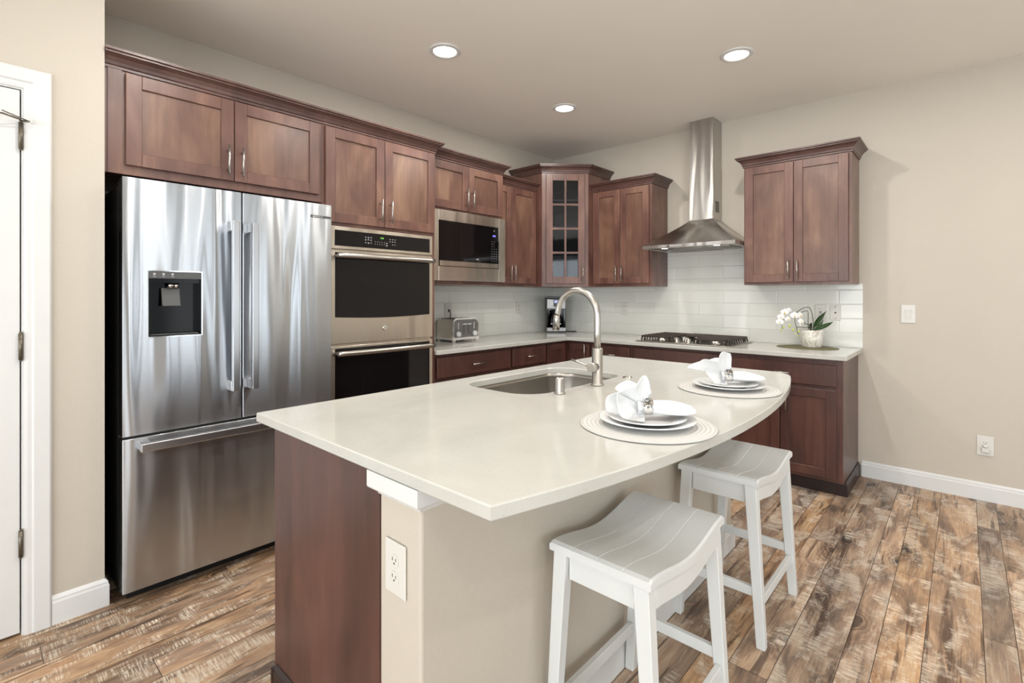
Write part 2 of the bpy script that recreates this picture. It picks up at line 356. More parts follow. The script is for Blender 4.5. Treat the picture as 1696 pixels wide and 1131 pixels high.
# ------------------------------------------------------------ room shell
def struct(name, mb, mat, parent=None):
    o = mb.build(name, mat, parent)
    if parent is None: o['kind'] = 'structure'
    return o
X0, Y0 = -8.4, -7.4
struct('floor', MB().box(X0 - .2, .12, Y0 - .2, .12, -.1, 0), 'floor')
struct('floor_bounce', MB().box(X0, -.02, Y0, -4.6, .0005, .012).box(X0, -5.2, -4.6, -.7, .0005, .012), 'bounce')  # pale covering out of view, added to bounce light onto the ceiling
struct('ceiling', MB().box(X0 - .2, .12, Y0 - .2, .12, CEIL, CEIL + .1), 'ceil')
struct('wall_back', MB().box(-3.92, .12, 0, .12, 0, CEIL), 'wall')
struct('wall_right', MB().box(0, .12, Y0, 0, 0, CEIL), 'wall')
DX0, DX1, DZ = -4.975, -4.150, 2.095
struct('wall_left', MB().box(DX1, -3.92, -.644, -.53, 0, CEIL).box(-4.034, -3.92, -.54, .12, 0, CEIL).box(DX0, DX1, -.644, -.53, DZ, CEIL).box(X0, DX0, -.644, -.53, 0, CEIL).box(-5.4, -4.03, .0, .12, 0, CEIL).box(-5.5, -5.4, -.53, .12, 0, CEIL), 'wall')
def wall_holes(name, ax, p0, p1, a0, a1, holes, mat='wall'):
    m = MB()
    def bx(u0, u1, z0, z1):
        if u1 - u0 < 1e-4 or z1 - z0 < 1e-4: return
        m.box(u0, u1, p0, p1, z0, z1) if ax == 'y' else m.box(p0, p1, u0, u1, z0, z1)
    u = a0
    for h0, h1, z0, z1 in sorted(holes):
        bx(u, h0, 0, CEIL); bx(h0, h1, 0, z0); bx(h0, h1, z1, CEIL); u = h1
    bx(u, a1, 0, CEIL); return struct(name, m, mat)
wall_holes('wall_front', 'y', Y0 - .12, Y0, X0, 0, [w[2:] for w in WINS if w[0] == 'y'], 'walld')
wall_holes('wall_far_left', 'x', X0 - .12, X0, Y0, -.53, [w[2:] for w in WINS if w[0] == 'x'])
for i, (ax, p, a, b, z0, z1) in enumerate(WINS):
    m = MB(); w = .05; mid = (a + b) / 2
    for (u0, u1, q0, q1) in ((a, a + w, z0, z1), (b - w, b, z0, z1), (a + w, b - w, z0, z0 + w), (a + w, b - w, z1 - w, z1), (mid - w / 2, mid + w / 2, z0 + w, z1 - w)):
        m.box(u0, u1, p - .09, p - .03, q0, q1) if ax == 'y' else m.box(p - .09, p - .03, u0, u1, q0, q1)
    wo = struct('window_%d' % (i + 1), m, 'white')
# baseboards (profile with a stepped top) and door casing
BB = [(0, 0), (.014, 0), (.014, .085), (.011, .092), (.011, .100), (.005, .108), (0, .112)]
def baseboard(name, path, out=1): return struct(name, MB().sweep(path, BB, out), 'white')
baseboard('baseboard_right', [(0, -2.765), (0, Y0)], 1)
baseboard('baseboard_left', [(-4.083, -.644), (-3.92, -.644), (-3.92, -.56)])
baseboard('baseboard_far_left', [(X0, -.644), (DX0 - .08, -.644)])
baseboard('baseboard_island', [(-3.64, -2.25), (-3.64, -2.42), (-1.66, -2.42), (-1.66, -2.26)])
# sits on the pony wall only: the dark end panel has its own plinth
CS = [(0, 0), (.010, 0), (.013, .006), (.013, .018), (.016, .024), (.016, .062), (.012, .068), (0, .068)]
def casing():
    m = MB()
    def strip(x0, x1, z0, z1, horiz):
        for k in range(len(CS)): pass
    # mitred frame: sweep in the XZ plane around the opening
    path = [(DX0 + .012, 0), (DX0 + .012, DZ - .012), (DX1 - .012, DZ - .012), (DX1 - .012, 0)]
    b = bmesh.new(); rings = []
    dirs = [(0, 1), (1, 0), (0, -1)]; nr = [Vector((-d[1], d[0])) for d in dirs]
    for i, p in enumerate(path):
        mi = nr[0] if i == 0 else nr[2] if i == 3 else (nr[i - 1] + nr[i])
        rings.append([b.verts.new((p[0] + mi.x * w, -.644 - o, p[1] + mi.y * w)) for o, w in [(0, 0), (.009, 0), (.012, .010), (.012, .022), (.017, .028), (.017, .072), (.012, .078), (0, .078)]])
    for i in range(3):
        for j in range(8): b.faces.new((rings[i][j], rings[i][(j + 1) % 8], rings[i + 1][(j + 1) % 8], rings[i + 1][j]))
    b.faces.new(rings[0][::-1]); b.faces.new(rings[-1]); bmesh.ops.recalc_face_normals(b, faces=b.faces[:]); m._add(b)
    # jamb
    m.box(DX0, DX0 + .018, -.648, -.53, 0, DZ).box(DX1 - .018, DX1, -.648, -.53, 0, DZ).box(DX0 + .018, DX1 - .018, -.648, -.53, DZ - .018, DZ)
    return m
struct('trim_1', casing(), 'white')
d = MB(); dx0, dx1 = DX0 + .021, DX1 - .022
d.box(dx0, dx0 + .12, -.648, -.615, .012, DZ - .022, .002).box(dx1 - .12, dx1, -.648, -.615, .012, DZ - .022, .002)
for z0, z1 in ((.012, .25), (.95, 1.10), (1.93, DZ - .022)): d.box(dx0 + .12, dx1 - .12, -.648, -.615, z0, z1, .002)
d.box(dx0 + .1, dx1 - .1, -.640, -.62, .2, 1.95)
door = struct('door_1', d, 'white'); 
for i, zc in enumerate((1.90, 1.10, .352)):
    h = MB().cyl((DX1 - .020, -.656, zc - .05), (DX1 - .020, -.656, zc + .05), .0068, seg=14)
    for k in range(1, 5): h.cyl((DX1 - .020, -.656, zc - .05 + k * .02 - .0006), (DX1 - .020, -.656, zc - .05 + k * .02 + .0006), .0074, seg=14)
    h.cyl((DX1 - .020, -.656, zc + .05), (DX1 - .020, -.656, zc + .056), .0045, seg=12).cyl((DX1 - .020, -.656, zc - .055), (DX1 - .020, -.656, zc - .05), .0045, seg=12)
    hh = h.build('hinge', 'hinge', door)
    if i == 0:
        px = DX1 - .020; zt = zc + .060
        ds = MB().tube([(px, -.656, zt - .004), (px - .004, -.664, zt), (px - .05, -.690, zt + .004), (px - .082, -.672, zt + .006)], .0032, 8).tube([(px, -.656, zt - .003), (px + .018, -.675, zt - .006), (px + .028, -.688, zt - .008)], .0034, 8).tube([(px - .052, -.700, zt + .012), (px + .02, -.672, zt - .004)], .0022, 6).build('door_stop', 'hinge', door)
        MB().cyl((px - .082, -.672, zt + .006), (px - .088, -.655, zt + .006), .0075, seg=14).cyl((px + .028, -.688, zt - .008), (px + .034, -.696, zt - .009), .0075, seg=14).build('rubber_tip', 'white', ds)
# pony wall of the island, with its painted cap moulding
struct('wall_island', MB().box(-3.64, -1.66, -2.42, -2.259, 0, .883, .008, 3), 'wall')
struct('trim_2', MB().sweep([(-3.64, -2.262), (-3.64, -2.42), (-1.66, -2.42), (-1.66, -2.262)],
       [(0, .815), (.006, .818), (.010, .826), (.020, .836), (.036, .842), (.038, .846), (.038, .883), (0, .883)]), 'white')
# tiled splashbacks
struct('trim_3', MB().box(-2.15, -.004, -.006, -.0005, .914, 1.376), 'tileB')
m = MB().box(-.006, -.0005, -2.772, -.0065, .914, 1.376).box(-.006, -.0005, -2.06, -1.30, 1.376, 1.70)
o = struct('trim_4', m, 'tileR')
# ------------------------------------------------------------ cabinets
def shaker(m, x0, x1, z0, z1, yf, t=.019, st=.057, b=.0016):
    yb = yf + t
    m.box(x0, x0 + st, yf, yb, z0, z1, b).box(x1 - st, x1, yf, yb, z0, z1, b)
    m.box(x0 + st, x1 - st, yf, yb, z0, z0 + st, b).box(x0 + st, x1 - st, yf, yb, z1 - st, z1, b)
def pull(parent, x, z, yf, L=.140, vertical=True, mat=None, M4=None):
    m = MB(M4); r = .0050; y = yf - .030; h = L / 2; s = L * .34
    if vertical:
        m.cyl((x, y, z - h), (x, y, z + h), r, seg=12)
        for k in (-s, s): m.cyl((x, yf, z + k), (x, y, z + k), .0038, seg=10)
    else:
        m.cyl((x - h, y, z), (x + h, y, z), r, seg=12)
        for k in (-s, s): m.cyl((x + k, yf, z), (x + k, y, z), .0038, seg=10)
    return m.build('handle', 'nickel', parent)
def cdoor(parent, x0, x1, z0, z1, yf, hx=None, hz=None, mat='wood', M4=None):
    m = MB(M4); shaker(m, x0, x1, z0, z1, yf); d = m.build('door', mat, parent)
    MB(M4).box(x0 + .0575, x1 - .0575, yf + .009, yf + .017, z0 + .0575, z1 - .0575).build('door_panel', 'woodp' if mat == 'wood' else mat, d)
    if hx is not None: pull(d, hx, hz, yf, M4=M4)
    return d
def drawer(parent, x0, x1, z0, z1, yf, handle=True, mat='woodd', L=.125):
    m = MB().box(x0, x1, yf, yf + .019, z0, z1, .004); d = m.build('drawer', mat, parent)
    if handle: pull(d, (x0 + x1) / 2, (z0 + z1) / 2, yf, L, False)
    return d
def crown_prof(z): return [(0, z), (.008, z), (.008, z + .010), (.013, z + .014), (.016, z + .026), (.026, z + .042), (.040, z + .052), (.045, z + .054), (.045, z + .060), (.053, z + .064), (.053, z + .074), (0, z + .074)]
R90 = -PI / 2
T = 2.264   # crown starts here; cabinet boxes end at 2.29
# over the refrigerator
t = thing('upper_cabinet', 'long stained wood cabinet directly above the refrigerator, two wide doors', 'cabinet', (-3.918, 0, 0))
b = MB().box(.0, .963, -.605, -.002, 1.835, 2.29).box(0, .963, -.611, -.605, 1.818, 2.29, .001).box(.012, .060, -.617, -.611, 1.818, 2.264)
b.build('cabinet_body', 'wood', t)
cdoor(t, .072, .500, 1.858, 2.255, -.631, .470, 1.955); cdoor(t, .504, .941, 1.858, 2.255, -.631, .534, 1.955)
MB().sweep([(0, -.611), (.963, -.611)], crown_prof(T)).build('crown_moulding', 'woodshade', t)
# tall oven cabinet, hollow where the ovens sit
t = thing('oven_cabinet', 'tall stained wood cabinet that houses the double oven, two doors on top', 'cabinet', (-2.955, 0, 0))
w = .805
b = MB().box(0, .019, -.605, -.002, 0, 2.29).box(w - .019, w, -.605, -.002, 0, 2.29).box(.019, w - .019, -.60, -.002, 1.70, 2.29).box(.019, w - .019, -.60, -.002, .1, .40).box(.019, w - .019, -.02, -.002, .40, 1.70)
b.box(0, .028, -.613, -.603, .1, 2.29).box(w - .047, w, -.613, -.603, .1, 2.29).box(.028, w - .047, -.613, -.603, 1.692, 2.29).box(.028, w - .047, -.613, -.603, .1, .425)
b.build('cabinet_body', 'wood', t)
cdoor(t, .014, .399, 1.716, 2.255, -.633, .366, 1.812); cdoor(t, .403, w - .010, 1.716, 2.255, -.633, .436, 1.812)
drawer(t, .014, w - .01, .12, .405, -.633, True, 'wood')
MB().box(0.001, w - .001, -.55, -.53, 0, .1).build('toe_kick', 'toe', t)
MB().sweep([(0, -.613), (w, -.613), (w, -.588)], crown_prof(T)).build('crown_moulding', 'woodshade', t)
# over and around the microwave
t = thing('upper_cabinet', 'stained wood cabinet holding the built-in microwave, two short doors above it', 'cabinet', (-2.149, 0, 1.372))
w = .760; z = lambda v: v - 1.372
b = MB().box(0, .016, -.53, -.002, 0, z(2.29)).box(w - .016, w, -.53, -.002, 0, z(2.29)).box(.016, w - .016, -.53, -.002, z(1.905), z(2.29)).box(.016, w - .016, -.53, -.002, 0, z(1.405)).box(.016, w - .016, -.02, -.002, z(1.405), z(1.905))
b.build('cabinet_body', 'wood', t)
cdoor(t, .012, .377, z(1.922), z(2.255), -.55, .350, z(2.015)); cdoor(t, .381, w - .010, z(1.922), z(2.255), -.55, .408, z(2.015))
MB().sweep([(0.002, -.53), (w, -.53), (w, -.368)], crown_prof(z(T))).build('crown_moulding', 'woodshade', t)
# narrow pair beside the corner
t = thing('upper_cabinet', 'stained wood cabinet between the microwave and the glass-front corner cabinet', 'cabinet', (-1.388, 0, 1.372))
w = .697
MB().box(0, w, -.31, -.002, 0, z(2.29)).build('cabinet_body', 'wood', t)
cdoor(t, .010, .329, z(1.398), z(2.255), -.33, .305, z(1.490)); cdoor(t, .333, w - .026, z(1.398), z(2.255), -.33, .358, z(1.490))
MB().sweep([(.002, -.31), (w - .002, -.31)], crown_prof(z(T))).build('crown_moulding', 'woodshade', t)
# diagonal corner cabinet with a glass door
t = thing('corner_cabinet', 'diagonal corner cabinet with a glass-paned door and the tallest crown moulding', 'cabinet', (0, 0, 1.372))
ZT = z(2.46); G = .69; s_ = .38
fpoly = [(0 - .002, -.002), (-G + .001, -.002), (-G + .001, -s_), (-s_, -G + .001), (-.002, -G + .001)]
b = MB().prism(fpoly, 0, .019).prism(fpoly, z(2.40), ZT).box(-G + .001, -G + .017, -s_ - .002, -.002, .019, z(2.40)).box(-s_ - .002, -.002, -G + .001, -G + .017, .019, z(2.40))
b.build('cabinet_body', 'wood', t)
MB().box(-G + .018, -.012, -.012, -.003, .02, z(2.395)).box(-.012, -.003, -G + .018, -.003, .02, z(2.395)).build('back_panel', 'inside', t)
DM = Matrix.Translation((-G, -s_, 0)) @ Matrix.Rotation(-PI / 4, 4, 'Z')   # local x along the diagonal, -y outwards
LD = (G - s_) * math.sqrt(2)
b = MB(DM).box(0, .043, 0, .019, 0, ZT).box(LD - .043, LD, 0, .019, 0, ZT).box(.043, LD - .043, 0, .019, 0, .035).box(.043, LD - .043, 0, .019, z(2.40), ZT)
b.build('face_frame', 'wood', t)
x0, x1, z0, z1 = .038, LD - .038, z(1.403), z(2.425); st = .062
dm = MB(DM).box(x0, x0 + st, -.019, 0, z0, z1, .0016).box(x1 - st, x1, -.019, 0, z0, z1, .0016).box(x0 + st, x1 - st, -.019, 0, z0, z0 + st, .0016).box(x0 + st, x1 - st, -.019, 0, z1 - st, z1, .0016)
xm = (x0 + x1) / 2; gz0, gz1 = z0 + st, z1 - st
dm.box(xm - .009, xm + .009, -.017, -.003, gz0, gz1)
for k in range(1, 4): zz = gz0 + (gz1 - gz0) * k / 4; dm.box(x0 + st, xm - .009, -.017, -.003, zz - .009, zz + .009).box(xm + .009, x1 - st, -.017, -.003, zz - .009, zz + .009)
dd = dm.build('door', 'wood', t); pull(dd, x1 - .022, z(1.487), -.019, .135, M4=DM)
MB(DM).box(x0 + st - .004, x1 - st + .004, -.009, -.006, gz0 - .004, gz1 + .004).build('glass_panes', 'glass', dd)
sp = [(-.014, -.014), (-G + .020, -.014), (-G + .020, -s_ - .01), (-s_ - .01, -G + .020), (-.014, -G + .020)]
for zz in (1.645, 1.925, 2.175): MB().prism(sp, z(zz), z(zz) + .016).build('shelf', 'wood', t)
MB().sweep([(-G, -.005), (-G, -s_), (-s_, -G), (-.005, -G)], crown_prof(z(2.436))).build('crown_moulding', 'woodshade', t)
# right wall uppers
t = thing('upper_cabinet', 'stained wood cabinet on the right wall, left of the range hood', 'cabinet', (0, -.692, 1.372), R90)
w = .606
MB().box(0, w, -.31, -.002, 0, z(2.29)).build('cabinet_body', 'wood', t)
cdoor(t, .022, .300, z(1.398), z(2.255), -.33, .275, z(1.490)); cdoor(t, .304, w - .022, z(1.398), z(2.255), -.33, .330, z(1.490))
MB().sweep([(.002, -.31), (w, -.31), (w, -.003)], crown_prof(z(T))).build('crown_moulding', 'woodshade', t)
t = thing('upper_cabinet', 'stained wood cabinet right of the range hood, above the potted orchid', 'cabinet', (0, -2.06, 1.372), R90)
w = .690
MB().box(0, w, -.31, -.002, 0, z(2.29)).build('cabinet_body', 'wood', t)
cdoor(t, .012, .340, z(1.390), z(2.255), -.33, .312, z(1.480)); cdoor(t, .344, w - .018, z(1.390), z(2.255), -.33, .370, z(1.480))
MB().sweep([(0, -.003), (0, -.31), (w, -.31), (w, -.003)], crown_prof(z(T))).build('crown_moulding', 'woodshade', t)
# ------------------------------------------------------------ base cabinets
def base(label, x0, w, rot, fronts, side=False):
    t = thing('base_cabinet', label, 'cabinet', (x0, 0, 0) if not rot else (0, x0, 0), R90 if rot else 0)
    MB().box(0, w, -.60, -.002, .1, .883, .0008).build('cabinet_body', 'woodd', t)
    k = MB().box(.0, w, -.515, -.50, 0, .0995)
    if side: k.box(w - .015, w, -.50, -.003, 0, .0995).sweep([(0.0, -.515), (w, -.515), (w, -.003)], [(.001, 0), (.012, 0), (.012, .07), (.004, .095), (.001, .095)])
    k.build('toe_kick', 'toe', t)
    for f in fronts:
        if f[0] == 'd': drawer(t, *f[1:5], -.62, f[5])
        else: cdoor(t, *f[1:5], -.62, f[5], f[6], 'woodd')
    return t
base('base cabinet under the toaster, one wide drawer over doors', -2.149, .779, False, [('d', .020, .765, .715, .862, True), ('D', .020, .388, .125, .695, .36, .60), ('D', .395, .765, .125, .695, .42, .60)])
base('narrower drawer base cabinet between the toaster cabinet and the corner', -1.368, .446, False, [('d', .014, .440, .715, .862, True), ('D', .014, .440, .125, .695, .40, .60)])
t = thing('corner_base_cabinet', 'L-shaped corner base cabinet under the coffee maker with folding doors', 'cabinet', (0, 0, 0))
MB().prism([(-.002, -.002), (-.920, -.002), (-.920, -.60), (-.60, -.60), (-.60, -.868), (-.002, -.868)], .1, .883).build('cabinet_body', 'woodd', t)
MB().prism([(-.01, -.01), (-.919, -.01), (-.919, -.515), (-.515, -.515), (-.515, -.867), (-.01, -.867)], 0, .0995).build('toe_kick', 'toe', t)
cdoor(t, -.908, -.645, .125, .862, -.62, mat='woodd')
RM = Matrix.Rotation(R90, 4, 'Z')
cdoor(t, .645, .858, .125, .862, -.62, .825, .79, 'woodd', M4=RM)
base('base cabinet left of the cooktop with a single drawer', -.870, .400, True, [('d', .014, .382, .715, .862, True), ('D', .014, .382, .125, .695, .05, .60)])
base('base cabinet directly below the gas cooktop with a blank false front', -1.272, .764, True, [('d', .022, .742, .715, .862, False), ('D', .022, .380, .125, .695, .35, .60), ('D', .384, .742, .125, .695, .41, .60)])
base('end base cabinet below the orchid, wide drawer over two doors', -2.038, .707, True, [('d', .026, .673, .710, .848, True), ('D', .026, .346, .125, .688, .31, .60), ('D', .352, .673, .125, .688, .39, .60)], True)
# perimeter worktop, one L-shaped slab
def bslab(name, poly, z0, z1, mat, parent=None, holes=(), e=.003):
    b = bmesh.new()
    def off(P, d):
        n = len(P); r = []; area = sum(P[i][0] * P[(i + 1) % n][1] - P[(i + 1) % n][0] * P[i][1] for i in range(n)); sg = 1 if area > 0 else -1
        for i in range(n):
            a, c, q = Vector(P[i - 1]), Vector(P[i]), Vector(P[(i + 1) % n]); u = (c - a).normalized(); v = (q - c).normalized()
            n1 = Vector((-u.y, u.x)) * sg; n2 = Vector((-v.y, v.x)) * sg; mm = n1 + n2; mm = mm / (mm.length_squared / 2) if mm.length > .1 else n1
            r.append((c.x + mm.x * d, c.y + mm.y * d))
        return r
    def loops(P, d):
        A = off(P, d); L = [[b.verts.new((x, y, zz)) for x, y in q] for q, zz in ((A, z1), (P, z1 - e), (P, z0 + e), (A, z0))]
        n = len(P)
        for i in range(3):
            for k in range(n): b.faces.new((L[i][k], L[i][(k + 1) % n], L[i + 1][(k + 1) % n], L[i + 1][k]))
        return L[0], L[3]
    lo = [loops(poly, e)] + [loops(h, -e) for h in holes]
    for j in (0, 1):
        ed = []
        for L in lo:
            q = L[j]; ed += [b.edges.get((q[k], q[(k + 1) % len(q)])) for k in range(len(q))]
        bmesh.ops.triangle_fill(b, edges=ed, use_beauty=True)
    bmesh.ops.recalc_face_normals(b, faces=b.faces[:])
    return MB()._add(b).build(name, mat, parent)
o = bslab('perimeter_countertop', [(-.0065, -.0065), (-2.149, -.0065), (-2.149, -.630), (-2.131, -.648), (-.648, -.648), (-.648, -2.772), (-.0065, -2.772)], .884, .914, 'quartz')
tag(o, 'white quartz worktop running along both walls under the tiled splashback', 'countertop')
# ------------------------------------------------------------ island
t = thing('island_cabinet', 'dark stained island base cabinet seen by its plain end panel', 'cabinet', (-3.64, -1.665, 0))
IL = 1.98
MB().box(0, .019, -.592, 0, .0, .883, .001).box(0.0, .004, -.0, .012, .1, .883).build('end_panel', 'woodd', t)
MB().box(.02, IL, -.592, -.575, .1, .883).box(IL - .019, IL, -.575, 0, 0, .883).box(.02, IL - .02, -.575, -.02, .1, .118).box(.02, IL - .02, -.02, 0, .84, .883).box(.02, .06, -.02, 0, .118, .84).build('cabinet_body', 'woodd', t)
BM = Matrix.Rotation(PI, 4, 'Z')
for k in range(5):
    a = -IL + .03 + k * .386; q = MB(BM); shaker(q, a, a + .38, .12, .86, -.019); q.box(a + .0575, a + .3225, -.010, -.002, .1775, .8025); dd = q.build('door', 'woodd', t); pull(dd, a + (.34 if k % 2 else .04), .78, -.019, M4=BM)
MB().sweep([(.0, .0), (0, -.592)], [(-.0, 0), (.013, 0), (.013, .085), (.010, .095), (.002, .108), (0, .108)], 1).box(-.013, .03, -.004, .013, 0, .095).box(.03, IL - .02, -.08, -.065, 0, .1).build('plinth', 'toe', t)
arc = []
xa, xb, yb_, bow = -3.679, -1.60, -2.676, .148
cxm = (xa + xb) / 2; hw = (xb - xa) / 2; Rb = (hw * hw + bow * bow) / (2 * bow)
for i in range(49):
    x = xa + (xb - xa) * i / 48; y = yb_ - (math.sqrt(Rb * Rb - (x - cxm) ** 2) - (Rb - bow)); arc.append((x, y))
# round the far corner
arc = [p for p in arc if p[0] < xb - .10]
p_e = arc[-1]
for k in range(1, 9):
    a = k / 8; q0, q1, q2 = Vector(p_e), Vector((xb + .005, yb_ - .012)), Vector((xb, yb_ + .13)); arc.append(tuple((1 - a) ** 2 * q0 + 2 * a * (1 - a) * q1 + a * a * q2))
outer = arc + [(xb, -1.625), (xb - .02, -1.605), (xa, -1.605)]
hole = rrect(-2.890, -2.185, -2.108, -1.700, [.11, .11, .11, .13], 8)
o = bslab('island_countertop', outer, .884, .914, 'quartz', None, [hole])
tag(o, 'large pale quartz island top with a bowed seating edge and a sink cut-out', 'countertop')
# undermount sink
m = MB(); b = bmesh.new(); rings = []
for g_, zz, rr in ((-.025, .8825, .13), (-.004, .8825, .125), (-.003, .870, .12), (.004, .76, .12), (.022, .715, .11), (.055, .696, .08), (.17, .690, .03)):
    rings.append([b.verts.new((x, y, zz)) for x, y in rrect(-2.890 + g_, -2.185 - g_, -2.108 + g_, -1.700 - g_, max(.02, rr), 8)])
for A, D in zip(rings[:-1], rings[1:]):
    n = len(A)
    for k in range(n): b.faces.new((A[k], A[(k + 1) % n], D[(k + 1) % n], D[k]))
b.faces.new(rings[-1]); bmesh.ops.recalc_face_normals(b, faces=b.faces[:]); bmesh.ops.solidify(b, geom=b.faces[:], thickness=-.0012)
b.transform(Matrix.Translation((2.5375, 1.904, -.69))); m._add(b, True)
t = thing('kitchen_sink', 'undermount stainless sink bowl let into the island top', 'sink', (-2.5375, -1.904, .69))
m.build('bowl', 'sink', t)
MB().lathe([(.0, .001), (.03, .001), (.042, .006), (.046, .004), (.044, .001)], (0, 0, .001), 32).build('drain', 'chrome', t)
# ------------------------------------------------------------ refrigerator
t = thing('refrigerator', 'stainless french door refrigerator with water dispenser and bottom freezer drawer', 'refrigerator', (-3.878, 0, 0))
w = .912; yf, yb = -.743, -.672
MB().box(.004, w - .004, -.664, -.05, .035, 1.765, .004).box(.03, w - .03, -.66, -.64, 0.0, .035).box(.006, .05, -.70, -.60, 1.765, 1.782, .003).box(w - .05, w - .006, -.70, -.60, 1.765, 1.782, .003).box(.03, .08, -.6, -.1, 0, .035).box(w - .08, w - .03, -.6, -.1, 0, .035).build('body', 'blackm', t)
MB().box(.012, w - .012, -.671, -.664, .06, 1.76).box(.4536, .4609, -.738, -.671, .712, 1.78).box(.004, w - .004, -.736, -.671, .6995, .7075).build('door_gasket_and_gap_shade', 'blackm', t)  # seal, plus dark strips filling the door gaps in place of shade
def fdoor(x0, x1, hole=None, z0=.709, z1=1.785):
    m = MB()
    if not hole: m.box(x0, x1, yf, yb, z0, z1, .0015)
    else:
        a, b_, c, d_ = hole; m.box(x0, a, yf, yb, z0, z1).box(b_, x1, yf, yb, z0, z1).box(a, b_, yf, yb, z0, c).box(a, b_, yf, yb, d_, z1).box(a, b_, yf + .062, yb, c, d_)
    return m.build('door', 'fridge', t)
def fhandle(parent, x0, x1, z0=.850, z1=1.640):
    m = MB().box(x0, x1, -.813, -.790, z0, z1, .003, 2)
    for a in (z0, z1 - .045): m.box(x0, x1, -.792, yf, a, a + .045, .002)
    return m.build('handle', 'handle', parent)
hol = (.087, .287, 1.117, 1.398)
d1 = fdoor(0, .4530, hol); fhandle(d1, .395, .424)
d2 = fdoor(.4615, w); fhandle(d2, .480, .509)
dr = MB().box(0, w, yf, yb, .060, .698, .003, 2).build('freezer_drawer', 'fridge', t)
m = MB().box(.050, w - .045, -.812, -.782, .648, .684, .004, 2)
for a in (.052, w - .085): m.box(a, a + .038, -.784, yf, .650, .682, .002)
m.build('handle', 'handle', dr)
a, b_, c, d_ = hol; e = .0015
q = MB().box(a + e, a + .004, yf + .002, yf + .060, c + e, d_ - e).box(b_ - .004, b_ - e, yf + .002, yf + .060, c + e, d_ - e).box(a + .004, b_ - .004, yf + .002, yf + .060, c + e, c + .006).box(a + .004, b_ - .004, yf + .057, yf + .061, c + .006, d_ - .004).box(a + .004, b_ - .004, yf + .012, yf + .06, d_ - .050, d_ - e)
disp = q.build('dispenser', 'cavity', d1)
m = MB()
for (u0, u1, v0, v1) in ((a - .003, a + .001, c - .003, d_ + .003), (b_ - .001, b_ + .003, c - .003, d_ + .003), (a, b_, c - .003, c + .001), (a, b_, d_ - .001, d_ + .003)): m.box(u0, u1, yf - .002, yf + .004, v0, v1)
m.build('dispenser_frame', 'chrome', disp)
MB().box(a + .002, b_ - .002, yf - .001, yf + .012, d_ - .031, d_ - .002).build('control_strip', 'greyp', disp)
for k in range(3):
    cx = a + .022 + k * .033; MB().box(cx - .004, cx + .004, yf - .0016, yf - .0009, d_ - .016, d_ - .008).box(cx - .005, cx + .005, yf - .0016, yf - .0009, d_ - .023, d_ - .021).build('control_icon', 'mark', disp)
m = MB().cyl((a + .088, yf + .032, d_ - .070), (a + .088, yf + .032, d_ - .05), .012).cyl((a + .110, yf + .032, d_ - .070), (a + .110, yf + .032, d_ - .05), .009)
m.build('spout', 'chrome', disp)
MB().hexa([(a + .055, yf + .020, c + .13), (a + .125, yf + .020, c + .13), (a + .125, yf + .028, c + .13), (a + .055, yf + .028, c + .13), (a + .055, yf + .040, c + .21), (a + .125, yf + .040, c + .21), (a + .125, yf + .048, c + .21), (a + .055, yf + .048, c + .21)], .002).build('paddle', 'greyp', disp)
m = MB().box(a + .01, b_ - .01, yf + .008, yf + .052, c + .006, c + .010)
m.build('drip_tray', 'greyp', disp)
bz = 1.715
bd = MB().box(w - .118, w - .004, yf - .0015, yf + .001, bz - .007, bz + .007, .0005).build('badge', 'greyp', d2)
m = MB().box(w - .118, w - .004, yf - .0022, yf - .0012, bz + .006, bz + .0072); m.build('badge_line', 'chrome', bd)
text_mesh('BOSCH', .0125, Matrix.Translation((w - .072, yf - .0018, bz - .001)) @ FRONT, 'badge_lettering', 'mark', bd)
m = MB(); m.cyl((w - .100, yf - .0015, bz - .001), (w - .100, yf - .0024, bz - .001), .0048, seg=24, smooth=False); m.build('badge_emblem', 'mark', bd)
# ------------------------------------------------------------ double oven
t = thing('double_oven', 'built-in stainless double wall oven with black glass doors', 'oven', (-2.926, 0, 0))
w = .728
MB().box(.012, w - .012, -.612, -.06, .430, 1.685).box(0, w, -.632, -.6135, .432, 1.690, .001).build('body', 'steel', t)
cp = MB().box(.0, w, -.655, -.632, 1.560, 1.690, .003, 2).build('control_panel', 'steel', t)
pg = MB().box(.026, w - .026, -.6575, -.655, 1.578, 1.668, .001).build('control_glass', 'ovenglass', cp)
y_ = -.6582; m = MB()
def mk(cx, cz, ww=.010, hh=.0022): m.box(cx - ww / 2, cx + ww / 2, y_, y_ + .0008, cz - hh / 2, cz + hh / 2)
for r, zz in enumerate((1.640, 1.626, 1.608)):
    for k in range(3): mk(.222 + k * .018, zz, .009, .003); (r + k) % 2 and mk(.222 + k * .018, zz - .0045, .005, .002)
for k in range(5): mk(.286 + k * .016, 1.618, .002, .005); mk(.286 + k * .016, 1.604, .002, .005)
for zz in (1.616, 1.602): mk(.368, zz, .010, .002); mk(.368, zz - .004, .012, .002)
for r, zz in enumerate((1.640, 1.626, 1.608)):
    for k in range(3):
        if not (r == 2 and k == 0): mk(.392 + k * .018, zz, .008, .003)
m.build('control_marks', 'mark', pg)
text_mesh('2:46', .0135, Matrix.Translation((.334, y_, 1.643)) @ FRONT, 'clock_display', 'green', pg)
